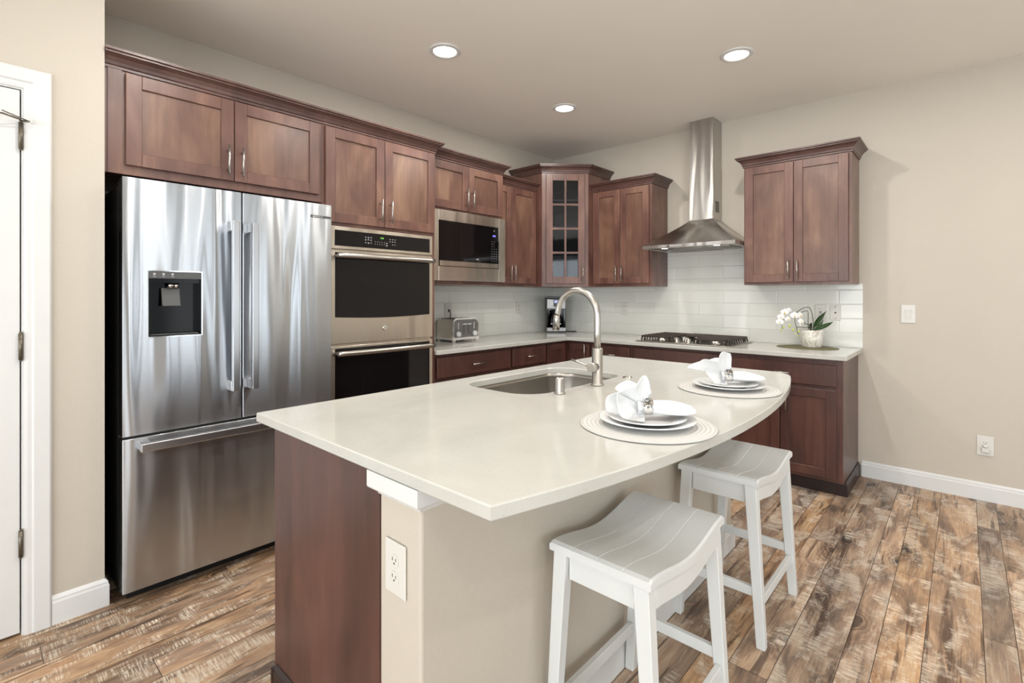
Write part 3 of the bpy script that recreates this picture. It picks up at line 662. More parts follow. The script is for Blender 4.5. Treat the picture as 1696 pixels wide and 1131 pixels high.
def ovdoor(z0, z1, gz0, gz1, hz, logo):
    d = MB().box(0, w, -.655, -.633, z0, z1, .003, 2).build('door', 'steel', t)
    # glass with a slightly bowed lower edge
    b = bmesh.new(); n = 16; P = [(.028, gz1), (w - .028, gz1)] + [(w - .028 - (w - .056) * k / n, gz0 - .010 * math.sin(PI * k / n)) for k in range(n + 1)]
    f = [b.verts.new((x, -.6572, zz)) for x, zz in P]; g = [b.verts.new((x, -.654, zz)) for x, zz in P]; b.faces.new(f); b.faces.new(g[::-1]); k_ = len(P)
    for i in range(k_): b.faces.new((f[i], f[(i + 1) % k_], g[(i + 1) % k_], g[i]))
    bmesh.ops.recalc_face_normals(b, faces=b.faces[:]); MB()._add(b).build('window_glass', 'ovenglass', d)
    pts = [(.022 + (w - .044) * k / 24, -.700 - .014 * math.sin(PI * k / 24), hz) for k in range(25)]
    h = MB().tube(pts, .0145, 16).cyl((.036, -.655, hz), (.036, -.703, hz), .010).cyl((w - .036, -.655, hz), (w - .036, -.703, hz), .010); h.build('handle', 'nickel', d)
    if logo:
        lg = MB().cyl((w / 2 - .008, -.655, logo), (w / 2 - .008, -.661, logo), .0155, seg=32).cyl((w / 2 - .008, -.661, logo), (w / 2 - .008, -.6625, logo), .0145, .012, seg=32).build('badge', 'chrome', d)
        text_mesh('GE', .013, Matrix.Translation((w / 2 - .008, -.6627, logo)) @ FRONT, 'badge_lettering', 'greyp', lg)
ovdoor(1.014, 1.553, 1.168, 1.540, 1.520, 1.094); ovdoor(.470, 1.002, .640, .988, .962, None)
MB().box(0, w, -.650, -.633, .432, .462, .001).build('bottom_trim', 'steel', t)
# ------------------------------------------------------------ microwave
t = thing('microwave', 'built-in microwave in a wide stainless trim frame with black glass front', 'microwave', (-2.131, 0, 1.372))
w = .736; x0, x1, zz0, zz1 = .056, w - .072, z(1.500), z(1.826)
MB().box(.025, w - .025, -.55, -.06, z(1.412), z(1.898)).build('body', 'blackm', t)
fr = MB().box(0, x0, -.570, -.5505, z(1.398), z(1.900), .001).box(x1, w, -.570, -.5505, z(1.398), z(1.900), .001).box(x0, x1, -.570, -.5505, z(1.398), zz0, .001).box(x0, x1, -.570, -.5505, zz1, z(1.900), .001).build('trim_frame', 'steel', t)
d = MB().box(x0 + .004, x1 - .006, -.572, -.552, zz0 + .042, zz1 - .003).build('door', 'black', t)
MB().box(x0 + .006, x1 - .110, -.573, -.552, zz0 + .004, zz0 + .040).box(x1 - .108, x1 - .010, -.573, -.552, zz0 + .004, zz0 + .040).build('door_rail', 'steel', t)
MB().box(x1 - .0055, x1 - .0005, -.574, -.552, zz0 + .003, zz1 - .002, .001).build('edge_trim', 'chrome', t)
m = MB(); y_ = -.5728
for r in range(9):
    for k in range(3):
        if r < 3 and k == 2: continue
        cx = x1 - .080 + k * .024; cz = zz1 - .115 - r * .019; m.box(cx - .0025, cx + .0025, y_, y_ + .0006, cz - .0012, cz + .0012)
m.box(x1 - .058, x1 - .052, y_, y_ + .0006, zz1 - .034, zz1 - .026).box(x0 + .36, x0 + .385, y_, y_ + .0006, zz0 + .062, zz0 + .068)
m.build('button_marks', 'mark', d)
text_mesh('2:46', .018, Matrix.Translation((x1 - .056, y_, zz1 - .070)) @ FRONT, 'clock_display', 'blue', d)
# ------------------------------------------------------------ range hood
t = thing('range_hood', 'stainless chimney range hood above the gas cooktop', 'range hood', (0, -1.308, 0), R90)
w = .748; D = .50; zc0, zc1, zt = 1.676, 1.704, 1.922; cx = .377; cw = .100; cd = .200
m = MB().box(0, w, -D, -D + .012, zc0, zc1, .001).box(0, .012, -D + .012, -.002, zc0, zc1).box(w - .012, w, -D + .012, -.002, zc0, zc1).box(.012, w - .012, -.014, -.002, zc0, zc1)
def ringpts(u):  # concave flare from band to chimney
    k = u; s = 1 - (1 - k) ** 1.12
    return (0 + (cx - cw) * s, w + (cx + cw - w) * s, -D + (D - cd) * s, zc1 + (zt - zc1) * u)
b = bmesh.new(); rg = []
for i in range(11):
    xa_, xb2, yy, q = ringpts(i / 10); rg.append([b.verts.new(p) for p in ((xa_, -.002, q), (xa_, yy, q), (xb2, yy, q), (xb2, -.002, q))])
for A, Bq in zip(rg[:-1], rg[1:]):
    for k in range(4): b.faces.new((A[k], A[(k + 1) % 4], Bq[(k + 1) % 4], Bq[k]))
b.faces.new(rg[-1]); bmesh.ops.recalc_face_normals(b, faces=b.faces[:]); m._add(b)
can = m.build('canopy', 'hood', t)
MB().box(.013, w - .013, -D + .013, -.015, zc0 + .006, zc0 + .012).build('underside_panel', 'steel', t)
for k in range(2):
    f = MB().box(.09 + k * .29, .09 + k * .29 + .28, -.36, -.08, zc0 + .001, zc0 + .0055)
    for j in range(12): f.box(.10 + k * .29 + j * .022, .108 + k * .29 + j * .022, -.34, -.10, zc0 - .001, zc0 + .0005)
    f.build('grease_filter', 'hood', t)
for x in (.16, .585):
    MB().lathe([(.034, 0), (.034, -.004), (.030, -.005), (.028, -.002)], (x, -.42, zc0 + .006), 24).build('lamp_rim', 'chrome', t)
    MB().cyl((x, -.42, zc0 + .003), (x, -.42, zc0 + .0055), .027, seg=24, smooth=False).build('lamp', 'lamp', t)
    l = bpy.data.lights.new('hood_lamp', 'SPOT'); l.energy = 3.5; l.spot_size = 2.2; l.spot_blend = .6; l.shadow_soft_size = .03; l.color = (1, .95, .88)
    lo = bpy.data.objects.new('hood_lamp', l); C.objects.link(lo); lo.parent = t; lo.location = (x, -.42, zc0 - .006)
m = MB().cyl((.230, -D - .001, zc0 + .013), (.230, -D + .001, zc0 + .013), .0055, seg=16, smooth=False); m.build('knob', 'black', can)
m = MB()
for k in range(5): m.box(.245 + k * .020, .259 + k * .020, -D - .002, -D + .001, zc0 + .010, zc0 + .018, .0005)
m.build('push_buttons', 'mark', can)
ch = MB().box(cx - cw, cx + cw, -cd, -.002, zt, 2.36, .001).box(cx - cw + .003, cx + cw - .003, -cd + .003, -.002, 2.36, CEIL - .001).build('chimney', 'hood', t)
m = MB()
for a_ in range(6):
    for b2 in range(7): m.box(cx + cw + .0002, cx + cw + .0012, -.150 + a_ * .014, -.141 + a_ * .014, 1.985 + b2 * .013, 1.993 + b2 * .013)
m.build('vent_grille', 'slot', ch)
# ------------------------------------------------------------ cooktop
t = thing('gas_cooktop', 'stainless gas cooktop with black cast-iron grates set in the worktop', 'cooktop', (0, -1.296, .914), R90)
w = .76
MB().box(0, w, -.600, -.085, .0005, .008, .003, 2).build('base_plate', 'sink', t)
def grate(x0, x1, y0, y1):
    m = MB(); zt = .050
    n = 9
    m.box(x0, x1, y0, y0 + .010, zt - .014, zt, .002).box(x0, x1, y1 - .010, y1, zt - .014, zt, .002).box(x0, x0 + .010, y0, y1, zt - .014, zt, .002).box(x1 - .010, x1, y0, y1, zt - .014, zt, .002)
    for k in range(1, n): yy = y0 + (y1 - y0) * k / n; m.box(x0 + .004, x1 - .004, yy - .0035, yy + .0035, zt - .012, zt + .004, .0015)
    for sx in (x0, x1):
        for k in range(0, n + 1):
            yy = y0 + .004 + (y1 - y0 - .008) * k / n; s = .014 if sx == x0 else -.014
            m.hexa([(sx, yy - .004, .010), (sx - s * .6, yy - .004, .010), (sx - s * .6, yy + .004, .010), (sx, yy + .004, .010), (sx + s, yy - .004, zt), (sx, yy - .004, zt), (sx, yy + .004, zt), (sx + s, yy + .004, zt)])
    for (px, py) in ((x0 + .02, y0 + .02), (x1 - .02, y0 + .02), (x0 + .02, y1 - .02), (x1 - .02, y1 - .02)): m.cyl((px, py, .008), (px, py, zt - .01), .006, seg=10)
    return m.build('grate', 'iron', t)
grate(.035, .285, -.555, -.110); grate(.295, .465, -.315, -.110); grate(.475, .725, -.555, -.110)
for x, y, r in ((.16, -.44, .032), (.16, -.21, .042), (.38, -.21, .05), (.60, -.44, .042), (.60, -.21, .032)):
    b_ = MB().lathe([(r + .012, 0), (r + .010, .008), (r, .012), (r, .020), (0, .020)], (x, y, .008), 28).build('burner', 'sink', t)
    MB().lathe([(r * .85, 0), (r * .9, .006), (r * .7, .010), (0, .010)], (x, y, .028), 28).build('burner_cap', 'iron', b_)
for x, y in ((.325, -.530), (.372, -.455), (.420, -.530), (.330, -.400), (.432, -.400)):
    k = MB().lathe([(.022, 0), (.022, .006), (.017, .009), (.016, .028), (.013, .031), (0, .031)], (x, y, .008), 24).box(x - .004, x + .004, y - .017, y + .017, .036, .046, .002)
    k.build('knob', 'nickel', t)
# ------------------------------------------------------------ faucet and deck fittings
t = thing('kitchen_faucet', 'tall brushed nickel gooseneck faucet with pull-down head on the island', 'faucet', (-2.520, -2.160, .9142))
MB().lathe([(.0, 0), (.0275, 0), (.0275, .006), (.0235, .009), (.0225, .010), (.0225, .156), (.021, .158), (.0138, .158)], seg=40).build('body', 'nickel', t)
pts = [(0, 0, .156), (0, 0, .22), (0, 0, .29)]; Rr = .105
for k in range(1, 19): a = PI * .97 * k / 18; pts.append((0, Rr - Rr * math.cos(a), .29 + Rr * math.sin(a) * 1.06))
px, py, pz = pts[-1]; pts.append((0, py + .004, pz - .006))
MB().tube(pts, .0138, 24).build('gooseneck', 'nickel', t)
h = MB().tube([(0, py + .005, pz - .008), (0, py + .007, pz - .03), (0, py + .010, pz - .075)], [.0142, .0150, .0170], 24).cyl((0, py + .010, pz - .075), (0, py + .0102, pz - .078), .0150, seg=24).build('spray_head', 'nickel', t)
MB().cyl((0, py + .005, pz - .0072), (0, py + .0051, pz - .0086), .0146, seg=24).build('joint_ring', 'slot', h)
MB().box(-.020, -.0135, py + .003, py + .012, pz - .062, pz - .028, .002).build('spray_button', 'greyp', h)
lv = MB().cyl((-.012, 0, .080), (-.058, -.004, .080), .0185, seg=36).build('valve_barrel', 'nickel', t)
MB().tube([(-.045, .012, .084), (-.064, .088, .108)], [.0048, .0042], 12).build('lever', 'nickel', lv)
t = thing('air_gap_cap', 'short brushed nickel cylinder cap on the island beside the sink', 'cap', (-2.772, -2.152, .9142))
MB().lathe([(0, 0), (.0225, 0), (.0225, .004), (.0195, .007), (.0185, .009), (.0185, .060), (.016, .064), (0, .064)], seg=36).build('cap', 'nickel', t)
t = thing('disposal_button', 'small flat chrome push button set in the island right of the faucet', 'button', (-2.262, -2.158, .9142))
MB().lathe([(0, .004), (.012, .004), (.013, .002), (.015, .002), (.017, .005), (.021, .004), (.0225, 0)], seg=36).build('button', 'chrome', t)
# ------------------------------------------------------------ table settings
def napkin(name, label, loc, rz, seed):
    R = random.Random(seed); t = thing(name, label, 'napkin', loc, rz, None)
    m = MB(); rx, rz0 = 0.0, .034
    # gathered tail: local +x, ripples deepen outwards; lies over the plate rim
    def tail(u, v):
        a = 2 * PI * v; x = .002 + .135 * u; s = math.sin(min(1, u * 1.15) * PI / 2)
        wd = .017 + .040 * s - .024 * max(0, u - .72) / .28; ht = .018 + .006 * math.sin(u * PI) - .012 * u
        rip = 1 + .13 * math.sin(5 * a + 2 * u + seed) * min(1, .3 + u)
        end = 1 if u < .97 else .25
        return Vector((x, wd * math.cos(a) * rip * end + .006 * math.sin(u * 3) * s, rz0 - .006 * u + ht * math.sin(a) * rip * end))
    m.grid(tail, 26, 48)
    # flared cloth: ruffled fans that open away from the ring
    def lerp(T, v):
        v *= len(T) - 1; i = min(int(v), len(T) - 2); f_ = v - i; f_ = f_ * f_ * (3 - 2 * f_); return T[i] * (1 - f_) + T[i + 1] * f_
    for (a0, a1, RT, amp, k_, ph, lean, yo) in fans[seed]:
        def f(u, v):
            th = math.radians(a0 + (a1 - a0) * v); r = .010 + (lerp(RT, v) - .010) * u
            p = Vector((-.008 + r * math.cos(th), yo * u, rz0 + r * math.sin(th)))
            p.y += amp * u * math.sin(k_ * v * PI + ph) + lean * u * u + .004 * u * math.sin(9 * v + ph)
            p.x += .004 * math.sin(6 * u + 4 * v + ph) * u
            if p.z < .004: p.y -= (.004 - p.z) * .8; p.z = .004 + .003 * math.sin(11 * v) ** 2
            rr = math.hypot(p.x, p.y); p.z = max(p.z, .005 + max(0, rr - .065) * .30)
            return p
        m.grid(f, 20, 44, .0016)
    def throat(u, v):
        a = 2 * PI * v; x = -.030 + .040 * u; r = .0145 + .006 * (1 - u) ** 2
        r *= 1 + .10 * math.sin(6 * a + seed); return Vector((x, r * math.cos(a) * 1.1, rz0 + r * math.sin(a)))
    m.grid(throat, 8, 36)
    m.build('cloth', 'cloth', t); return t
fans = {1: [(64, 196, [.048, .092, .074, .084, .112, .108], .014, 3.0, .3, -.012, .004), (40, 150, [.040, .052, .060, .078, .090], .016, 2.4, 2.0, .022, .022),
            (150, 262, [.098, .088, .070, .056, .050], .012, 2.6, 1.0, -.036, -.016)],
        2: [(58, 170, [.040, .092, .100, .074, .112, .150], .014, 2.6, .3, -.008, .004), (34, 140, [.030, .044, .064, .070, .080], .014, 2.4, 2.0, .022, .020),
            (158, 262, [.100, .070, .056, .046], .012, 2.6, 1.0, -.030, -.014)]}
def setting(cx, cy, seed, who, rz):
    z0 = .9145
    o = MB().lathe([(0, 0), (.190, 0), (.1945, .0025), (.190, .005), (0, .005)], seg=96).build('placemat', 'woven')
    o.location = (cx, cy, z0); tag(o, 'round white woven placemat under the %s place setting' % who, 'placemat', 'place settings on the island')
    pr = lambda r, h: [(0, .002), (r * .50, .002), (r * .56, 0), (r * .60, .002), (r * .68, .006), (r, h), (r * 1.003, h + .002), (r * .99, h + .003), (r * .70, .0095), (r * .62, .0062), (0, .0055)]
    o = MB().lathe(pr(.138, .017), seg=80).build('dinner_plate', 'plate'); o.location = (cx, cy, z0 + .0052); tag(o, 'white dinner plate, the lower of the two on the %s placemat' % who, 'plate', 'place settings on the island')
    o = MB().lathe(pr(.112, .015), seg=80).build('salad_plate', 'plate'); o.location = (cx, cy, z0 + .0125); tag(o, 'smaller white plate stacked under the %s napkin' % who, 'plate', 'place settings on the island')
    zr = z0 + .0125 + .0065
    n = napkin('napkin', 'white cloth napkin gathered through a silver ring on the %s plates' % who, (cx, cy, zr), rz, seed)
    r = MB(); seg = 40
    r.grid(lambda u, v: Vector(((u - .5) * .030, (.0215 + .002 * math.sin(PI * u)) * math.cos(2 * PI * v) * 1.06, .0345 + (.0215 + .002 * math.sin(PI * u)) * math.sin(2 * PI * v))), 6, seg, .0012)
    t = thing('napkin_ring', 'embossed silver napkin ring around the %s napkin' % who, 'napkin ring', (cx, cy, zr), rz, 'place settings on the island')
    n['group'] = 'place settings on the island'
    r.build('band', 'chrome', t)
    g = MB(); RR = random.Random(seed)
    for k in range(46): a = RR.uniform(.15, PI - .15); xx = RR.uniform(-.012, .012); g.lathe([(0, .0022), (.0015, .0018), (.0022, 0)], (0, 0, 0), 6) if 0 else g.cyl((xx, .0245 * 1.06 * math.cos(a), .0345 + .0245 * math.sin(a)), (xx, .0262 * 1.06 * math.cos(a), .0345 + .0262 * math.sin(a)), .0021, .0006, seg=6)
    g.build('beading', 'greyp', t)
CR = math.radians(-48)
setting(-2.975, -2.622, 1, 'nearer', CR - .06); setting(-2.235, -2.600, 2, 'farther', CR - .12)
# ------------------------------------------------------------ stools
def stool(label, cx, cy):
    t = thing('bar_stool', label, 'stool', (cx, cy, 0), 0, 'white saddle stools at the island')
    hx, hy = .243, .152; H = .617
    def sag(x): c = math.cos(PI * x / (2 * hx)); return -.031 * c * c * (1.0) + .0
    b = bmesh.new(); xs = [-hx + 2 * hx * i / 40 for i in range(41)]
    gy = [-.076, 0.0, .076]; ys = [-hy, -hy + .006]
    for g in gy: ys += [g - .030, g - .0022, g, g + .0022, g + .030]
    ys += [hy - .006, hy]; ys = sorted(ys)
    def zt(x, y):
        zz = H + sag(x)
        if abs(abs(y) - hy) < 1e-6: zz -= .005
        if any(abs(y - g) < 1e-6 for g in gy): zz -= .0028
        if abs(abs(x) - hx) < 1e-6: zz -= .005
        return zz
    top = [[b.verts.new((x, y, zt(x, y))) for y in ys] for x in xs]; bot = [[b.verts.new((x, y, H + sag(x) - .026)) for y in ys] for x in xs]
    n, k = len(xs), len(ys)
    for i in range(n - 1):
        for j in range(k - 1): b.faces.new((top[i][j], top[i + 1][j], top[i + 1][j + 1], top[i][j + 1])); b.faces.new((bot[i][j], bot[i][j + 1], bot[i + 1][j + 1], bot[i + 1][j]))
    for i in range(n - 1): b.faces.new((top[i][0], bot[i][0], bot[i + 1][0], top[i + 1][0])); b.faces.new((top[i][-1], top[i + 1][-1], bot[i + 1][-1], bot[i][-1]))
    for j in range(k - 1): b.faces.new((top[0][j], top[0][j + 1], bot[0][j + 1], bot[0][j])); b.faces.new((top[-1][j], bot[-1][j], bot[-1][j + 1], top[-1][j + 1]))
    bmesh.ops.recalc_face_normals(b, faces=b.faces[:]); MB()._add(b).build('seat', 'stoolw', t)
    zl = H - .0265
    for sx in (-1, 1):
        for sy in (-1, 1):
            ox, oy = sx * (hx - .006), sy * (hy - .010); bx, by = sx * (hx - .004), sy * (hy + .022); wt, wb = .042, .031
            T_ = [(ox, oy), (ox - sx * .036, oy), (ox - sx * .036, oy - sy * wt), (ox, oy - sy * wt)]; B_ = [(bx, by), (bx - sx * .030, by), (bx - sx * .030, by - sy * wb), (bx, by - sy * wb)]
            MB().hexa([(x, y, 0) for x, y in B_] + [(x, y, zl) for x, y in T_], .002).build('leg', 'stoolw', t)
    def at(sx, sy, zz, u=.5):   # centre of a leg at height zz
        k = 1 - zz / zl; return sx * (hx - .006 + .002 * k - .018), sy * (hy - .010 + .032 * k - .018)
    for sx in (-1, 1):
        x, y = at(sx, 1, .56); MB().box(sx * (hx - .030) - .009, sx * (hx - .030) + .009, -hy + .052, hy - .052, zl - .072, zl, .001).build('side_apron', 'stoolw', t)
    for sy in (-1, 1):
        b = bmesh.new(); y0 = sy * (hy - .016) - .009; v = []
        xi = hx - .041
        for i in range(25):
            x = -xi + 2 * xi * i / 24; zt_ = H + sag(x) - .0262; zb_ = zt_ - .058 + .0 * x
            v.append([b.verts.new((x, y0, zb_)), b.verts.new((x, y0 + .018, zb_)), b.verts.new((x, y0 + .018, zt_)), b.verts.new((x, y0, zt_))])
        for A, B2 in zip(v[:-1], v[1:]):
            for q in range(4): b.faces.new((A[q], A[(q + 1) % 4], B2[(q + 1) % 4], B2[q]))
        b.faces.new(v[0][::-1]); b.faces.new(v[-1]); bmesh.ops.recalc_face_normals(b, faces=b.faces[:]); MB()._add(b).build('long_apron', 'stoolw', t)
    for sx in (-1, 1):
        x, y = at(sx, 1, .20); MB().box(x - .009, x + .009, -y + .014, y - .014, .180, .215, .0015).build('stretcher', 'stoolw', t)
    for sy in (-1, 1):
        x, y = at(1, sy, .155); MB().box(-x + .015, x - .015, y - .009, y + .009, .138, .173, .0015).build('stretcher', 'stoolw', t)
    return t
stool('white saddle-seat bar stool nearest the camera, at the open end of the island', -2.985, -2.610)
stool('white saddle-seat bar stool farther along the island, toward the end wall', -2.130, -2.602)
# ------------------------------------------------------------ toaster
t = thing('toaster', 'stainless four-slice toaster with white base beside the oven cabinet', 'toaster', (-1.527, -.130, .9142))
hx, y0, y1 = .142, -.122, .085
def arch(hx, zb, zt, r=.045, n=8):
    P = [(-hx, zb), (hx, zb)] + [(hx - r + r * math.cos(a * PI / 2 / n), zt - r + r * math.sin(a * PI / 2 / n)) for a in range(n + 1)] + [(-hx + r - r * math.sin(a * PI / 2 / n), zt - r + r * math.cos(a * PI / 2 / n)) for a in range(n + 1)]
    return P
def xz(m, P, ya, yb2, smooth=False):
    b = bmesh.new(); f = [b.verts.new((x, ya, zz)) for x, zz in P]; g = [b.verts.new((x, yb2, zz)) for x, zz in P]; b.faces.new(f); b.faces.new(g[::-1]); k = len(P)
    for i in range(k): b.faces.new((f[i], f[(i + 1) % k], g[(i + 1) % k], g[i]))
    bmesh.ops.recalc_face_normals(b, faces=b.faces[:]); return m._add(b)
xz(MB(), arch(hx - .004, .028, .186), y0 + .018, y1).build('housing', 'steel', t)
xz(MB(), arch(hx - .002, .028, .188), y0 + .012, y0 + .018).build('dark_gasket', 'blackm', t)
xz(MB(), arch(hx, .026, .190), y0 + .002, y0 + .012).build('front_bezel', 'chrome', t)
fp = xz(MB(), arch(hx - .012, .034, .180, .036), y0 - .001, y0 + .002).build('control_panel', 'satin', t)
m = MB().box(-hx - .003, hx + .003, y0 - .004, y1 + .003, .012, .030, .004, 2)
for sx in (-1, 1):
    for yy in (y0 + .012, y1 - .014): m.cyl((sx * (hx - .018), yy, 0), (sx * (hx - .018), yy, .013), .014, .017, seg=16)
m.build('base', 'plastic', t)
m = MB()
for k in (-1, 1):
    m.box(k * .026 - .0022, k * .026 + .0022, y0 - .0018, y0, .060, .160)
for k in (-.09, -.035, .035, .09): m.box(k - .014, k + .014, y0 + .035, y1 - .02, .184, .1868)
m.build('slots', 'slot', t)
for k in (-1, 1):
    kn = MB().cyl((k * .090, y0 - .001, .062), (k * .090, y0 - .020, .062), .023, .020, seg=28).box(k * .090 - .003, k * .090 + .003, y0 - .024, y0 - .019, .045, .079, .001).build('dial', 'plate', t)
    MB().box(k * .026 - .020, k * .026 + .020, y0 - .018, y0 - .001, .137, .147, .003).build('lever', 'plate', t)
    b_ = MB()
    for j in range(4): b_.cyl((k * .086, y0 - .001, .106 + j * .014), (k * .086, y0 - .005, .106 + j * .014), .0052, seg=12)
    b_.build('buttons', 'plate', t)
MB().tube([(.01, y1 + .002, .05), (.015, .115, .07), (.03, .112, .16), (.030, .108, .215), (.020, .100, .238), (.016, .112, .246)], .0032, 8).box(.006, .026, .104, .119, .236, .256, .002).build('cord', 'greyp', t)
# ------------------------------------------------------------ coffee maker
t = thing('coffee_maker', 'black and chrome drip coffee maker in the worktop corner', 'coffee maker', (-.222, -.178, .9142), math.radians(-45))
m = MB().box(-.098, .098, -.095, .10, .0, .012, .003).box(-.098, .098, .03, .10, .05, .36, .008, 2).box(-.098, .098, -.095, .10, .345, .362, .006, 2).box(-.098, -.075, -.06, .03, .05, .24, .004).box(.075, .098, -.06, .03, .05, .24, .004)
m.build('housing', 'black', t)
MB().box(-.097, .097, -.096, .099, .012, .050, .004, 2).build('base_band', 'satin', t)
MB().lathe([(0, 0), (.07, 0), (.07, .004), (0, .004)], (0, -.025, .050), 32).build('hot_plate', 'blackm', t)
hd = MB().box(-.096, .096, -.097, .03, .235, .346, .010, 3).build('brew_head', 'satin', t)
MB().box(-.030, .034, -.0985, -.096, .262, .335, .001).build('control_panel', 'greyp', hd)
MB().box(-.022, .026, -.0995, -.098, .300, .326).build('clock_display', 'bluelcd', hd)
MB().cyl((-.060, -.0965, .295), (-.060, -.101, .295), .012, seg=20).box(-.068, -.052, -.100, -.0965, .262, .276, .001).box(.052, .068, -.100, -.0965, .262, .330, .001).build('buttons', 'plate', hd)
MB().lathe([(0, 0), (.058, 0), (.066, .03), (.066, .08), (.050, .135), (.045, .145), (.043, .145), (.048, .134), (.063, .08), (.063, .032), (.055, .003), (0, .003)], (0, -.030, .0545), 32).build('carafe', 'glass', t)
c_ = MB().lathe([(.046, 0), (.050, .004), (.050, .016), (.03, .026), (0, .028)], (0, -.030, .1995), 32).build('carafe_lid', 'blackm', t)
MB().lathe([(.0665, .0), (.0668, .004), (.0665, .010)], (0, -.030, .082), 32).build('carafe_band', 'chrome', t)
MB().tube([(.0, -.085, .195), (.0, -.118, .185), (.0, -.122, .13), (0, -.098, .100)], .008, 10).build('carafe_handle', 'blackm', t)
MB().tube([(.095, .04, .012), (.12, .03, .006), (.16, .02, .004), (.20, .04, .004), (.225, .03, .005), (.19, .012, .004), (.13, .02, .004)], .0035, 8).build('cord', 'blackm', t)
# ------------------------------------------------------------ orchid and mat
o = MB().lathe([(0, 0), (.20, 0), (.203, .0015), (.20, .003), (0, .003)], seg=72, sx=.80, sy=.98).build('oval_mat', 'olive'); o.location = (-.207, -2.462, .9142)
tag(o, 'olive green oval mat under the orchid pot', 'mat')
t = thing('potted_orchid', 'white orchid in a marbled white pot on the green mat', 'plant', (-.185, -2.488, .9175), math.radians(-48))
MB().lathe([(0, 0), (.058, 0), (.065, .006), (.069, .06), (.073, .121), (.071, .124), (.068, .121), (.064, .06), (.060, .01), (0, .01)], seg=40).build('pot', 'pot', t)
MB().lathe([(0, .004), (.03, .003), (.0645, 0)], (0, 0, .108), 24).build('bark', 'soil', t)
U = lambda x, y, d=0: Vector(((x / 9.976 + 1270 - 1346) / 229, d, (86 - y / 9.976) / 229))
def spl(P, n=6):
    out = []
    for i in range(len(P) - 1):
        p0, p1, p2, p3 = P[max(i - 1, 0)], P[i], P[i + 1], P[min(i + 2, len(P) - 1)]
        for k in range(n): u = k / n; out.append(.5 * ((2 * p1) + (p2 - p0) * u + (2 * p0 - 5 * p1 + 4 * p2 - p3) * u * u + (3 * p1 - p0 - 3 * p2 + p3) * u ** 3))
    return out + [P[-1]]
MB().tube(spl([U(790, 580), U(785, 450), U(765, 310), U(735, 225), U(690, 197), U(600, 222), U(510, 285), U(440, 340, -.02)]), .0024, 8).build('flower_stem', 'stem', t)
MB().tube(spl([U(690, 560, -.01), U(672, 440, -.02), U(672, 290, -.02), U(650, 255, -.02), U(590, 270, -.02), U(520, 305, -.02), U(440, 400, -.03), U(465, 520, -.03), U(500, 650, -.03)]), .0021, 8).build('flower_stem', 'stem', t)
MB().tube(spl([U(440, 380, -.03), U(330, 370, -.02), U(235, 440, -.02), U(245, 520, -.02), U(215, 600, -.02)]), .0014, 6).build('flower_stem', 'stem', t)
MB().tube(spl([U(740, 565), U(690, 490, -.02), U(600, 468, -.04), U(570, 445, -.05)]), .0026, 6).build('aerial_root', 'stem', t)
MB().tube(spl([U(750, 572), U(680, 530, -.03), U(560, 525, -.05), U(430, 518, -.06)]), .0024, 6).build('aerial_root', 'stem', t)
def leaf(p0, p1, wd, d, roll):
    a, c = U(*p0), U(*p1, d); L = c - a; nrm = Vector((0, -1, 0)); side = L.cross(nrm).normalized(); side = (side * math.cos(roll) + nrm * math.sin(roll)).normalized(); up = L.cross(side).normalized()
    MB().grid(lambda u, v: a + L * u + side * (wd * math.sin(PI * min(.98, (.06 + .94 * u)) ** 1.15) * (2 * v - 1)) + up * (.010 * abs(2 * v - 1) + .018 * math.sin(PI * u)), 14, 6, .0014).build('leaf', 'leaf', t)
leaf((785, 555), (1052, 262), .0165, .03, .3); leaf((790, 560), (948, 400), .012, .0, .9); leaf((800, 575), (1042, 430), .0145, -.05, .5); leaf((770, 570), (700, 470), .010, -.05, .6); leaf((775, 565), (900, 520), .014, .08, .2)
def flower(x, y, d, s, yaw, pitch):
    s *= 1.6; c = U(x, y, d); Rm = Matrix.Rotation(yaw, 3, 'Z') @ Matrix.Rotation(pitch, 3, 'X'); m = MB()
    for k, (a, L, wd) in enumerate(((90, .9, .34), (-35, .85, .32), (215, .85, .32), (12, .95, .62), (168, .95, .62))):
        ar = math.radians(a); dx, dz = math.cos(ar), math.sin(ar)
        def f(u, v, dx=dx, dz=dz, L=L, wd=wd):
            q = 2 * v - 1; wv = wd * s * math.sin(PI * min(.985, .08 + .92 * u) ** .85); X = dx * L * s * u - dz * wv * q; Z = dz * L * s * u + dx * wv * q
            return c + Rm @ Vector((X, -.15 * s * math.sin(PI * u) + .25 * s * u * u - .06 * s * (1 - q * q), Z))
        m.grid(f, 8, 6, .0006)
    o = m.build('flower', 'petal', t)
    MB().grid(lambda u, v: c + Rm @ Vector((.16 * s * math.cos(2 * PI * v) * math.sin(PI * u), -.16 * s - .20 * s * math.cos(PI * u) * .8, -.10 * s + .16 * s * math.sin(2 * PI * v) * math.sin(PI * u))), 8, 10).build('throat', 'yellow', o)
for a in ((410, 335, -.05, .021, -.15, 0), (300, 285, -.01, .021, -.5, .2), (180, 440, -.04, .019, -.6, -.2), (330, 395, -.03, .018, .1, .2), (250, 365, 0, .019, -.4, 0), (530, 335, -.03, .020, .4, 0), (520, 430, -.05, .018, .3, -.2), (390, 260, .01, .018, 0, .2), (545, 480, -.03, .015, .5, -.4)): flower(*a)
for x, y, s in ((255, 530, .007), (212, 578, .006), (357, 503, .009), (412, 566, .008), (500, 590, .0075), (452, 640, .005), (500, 668, .004)):
    s *= 1.3; c = U(x, y, -.03); MB().lathe([(0, -s * 1.1), (s * .6, -s * .8), (s * .8, 0), (s * .5, s * .8), (0, s * 1.15)], c, 12).build('bud', 'bud', t)
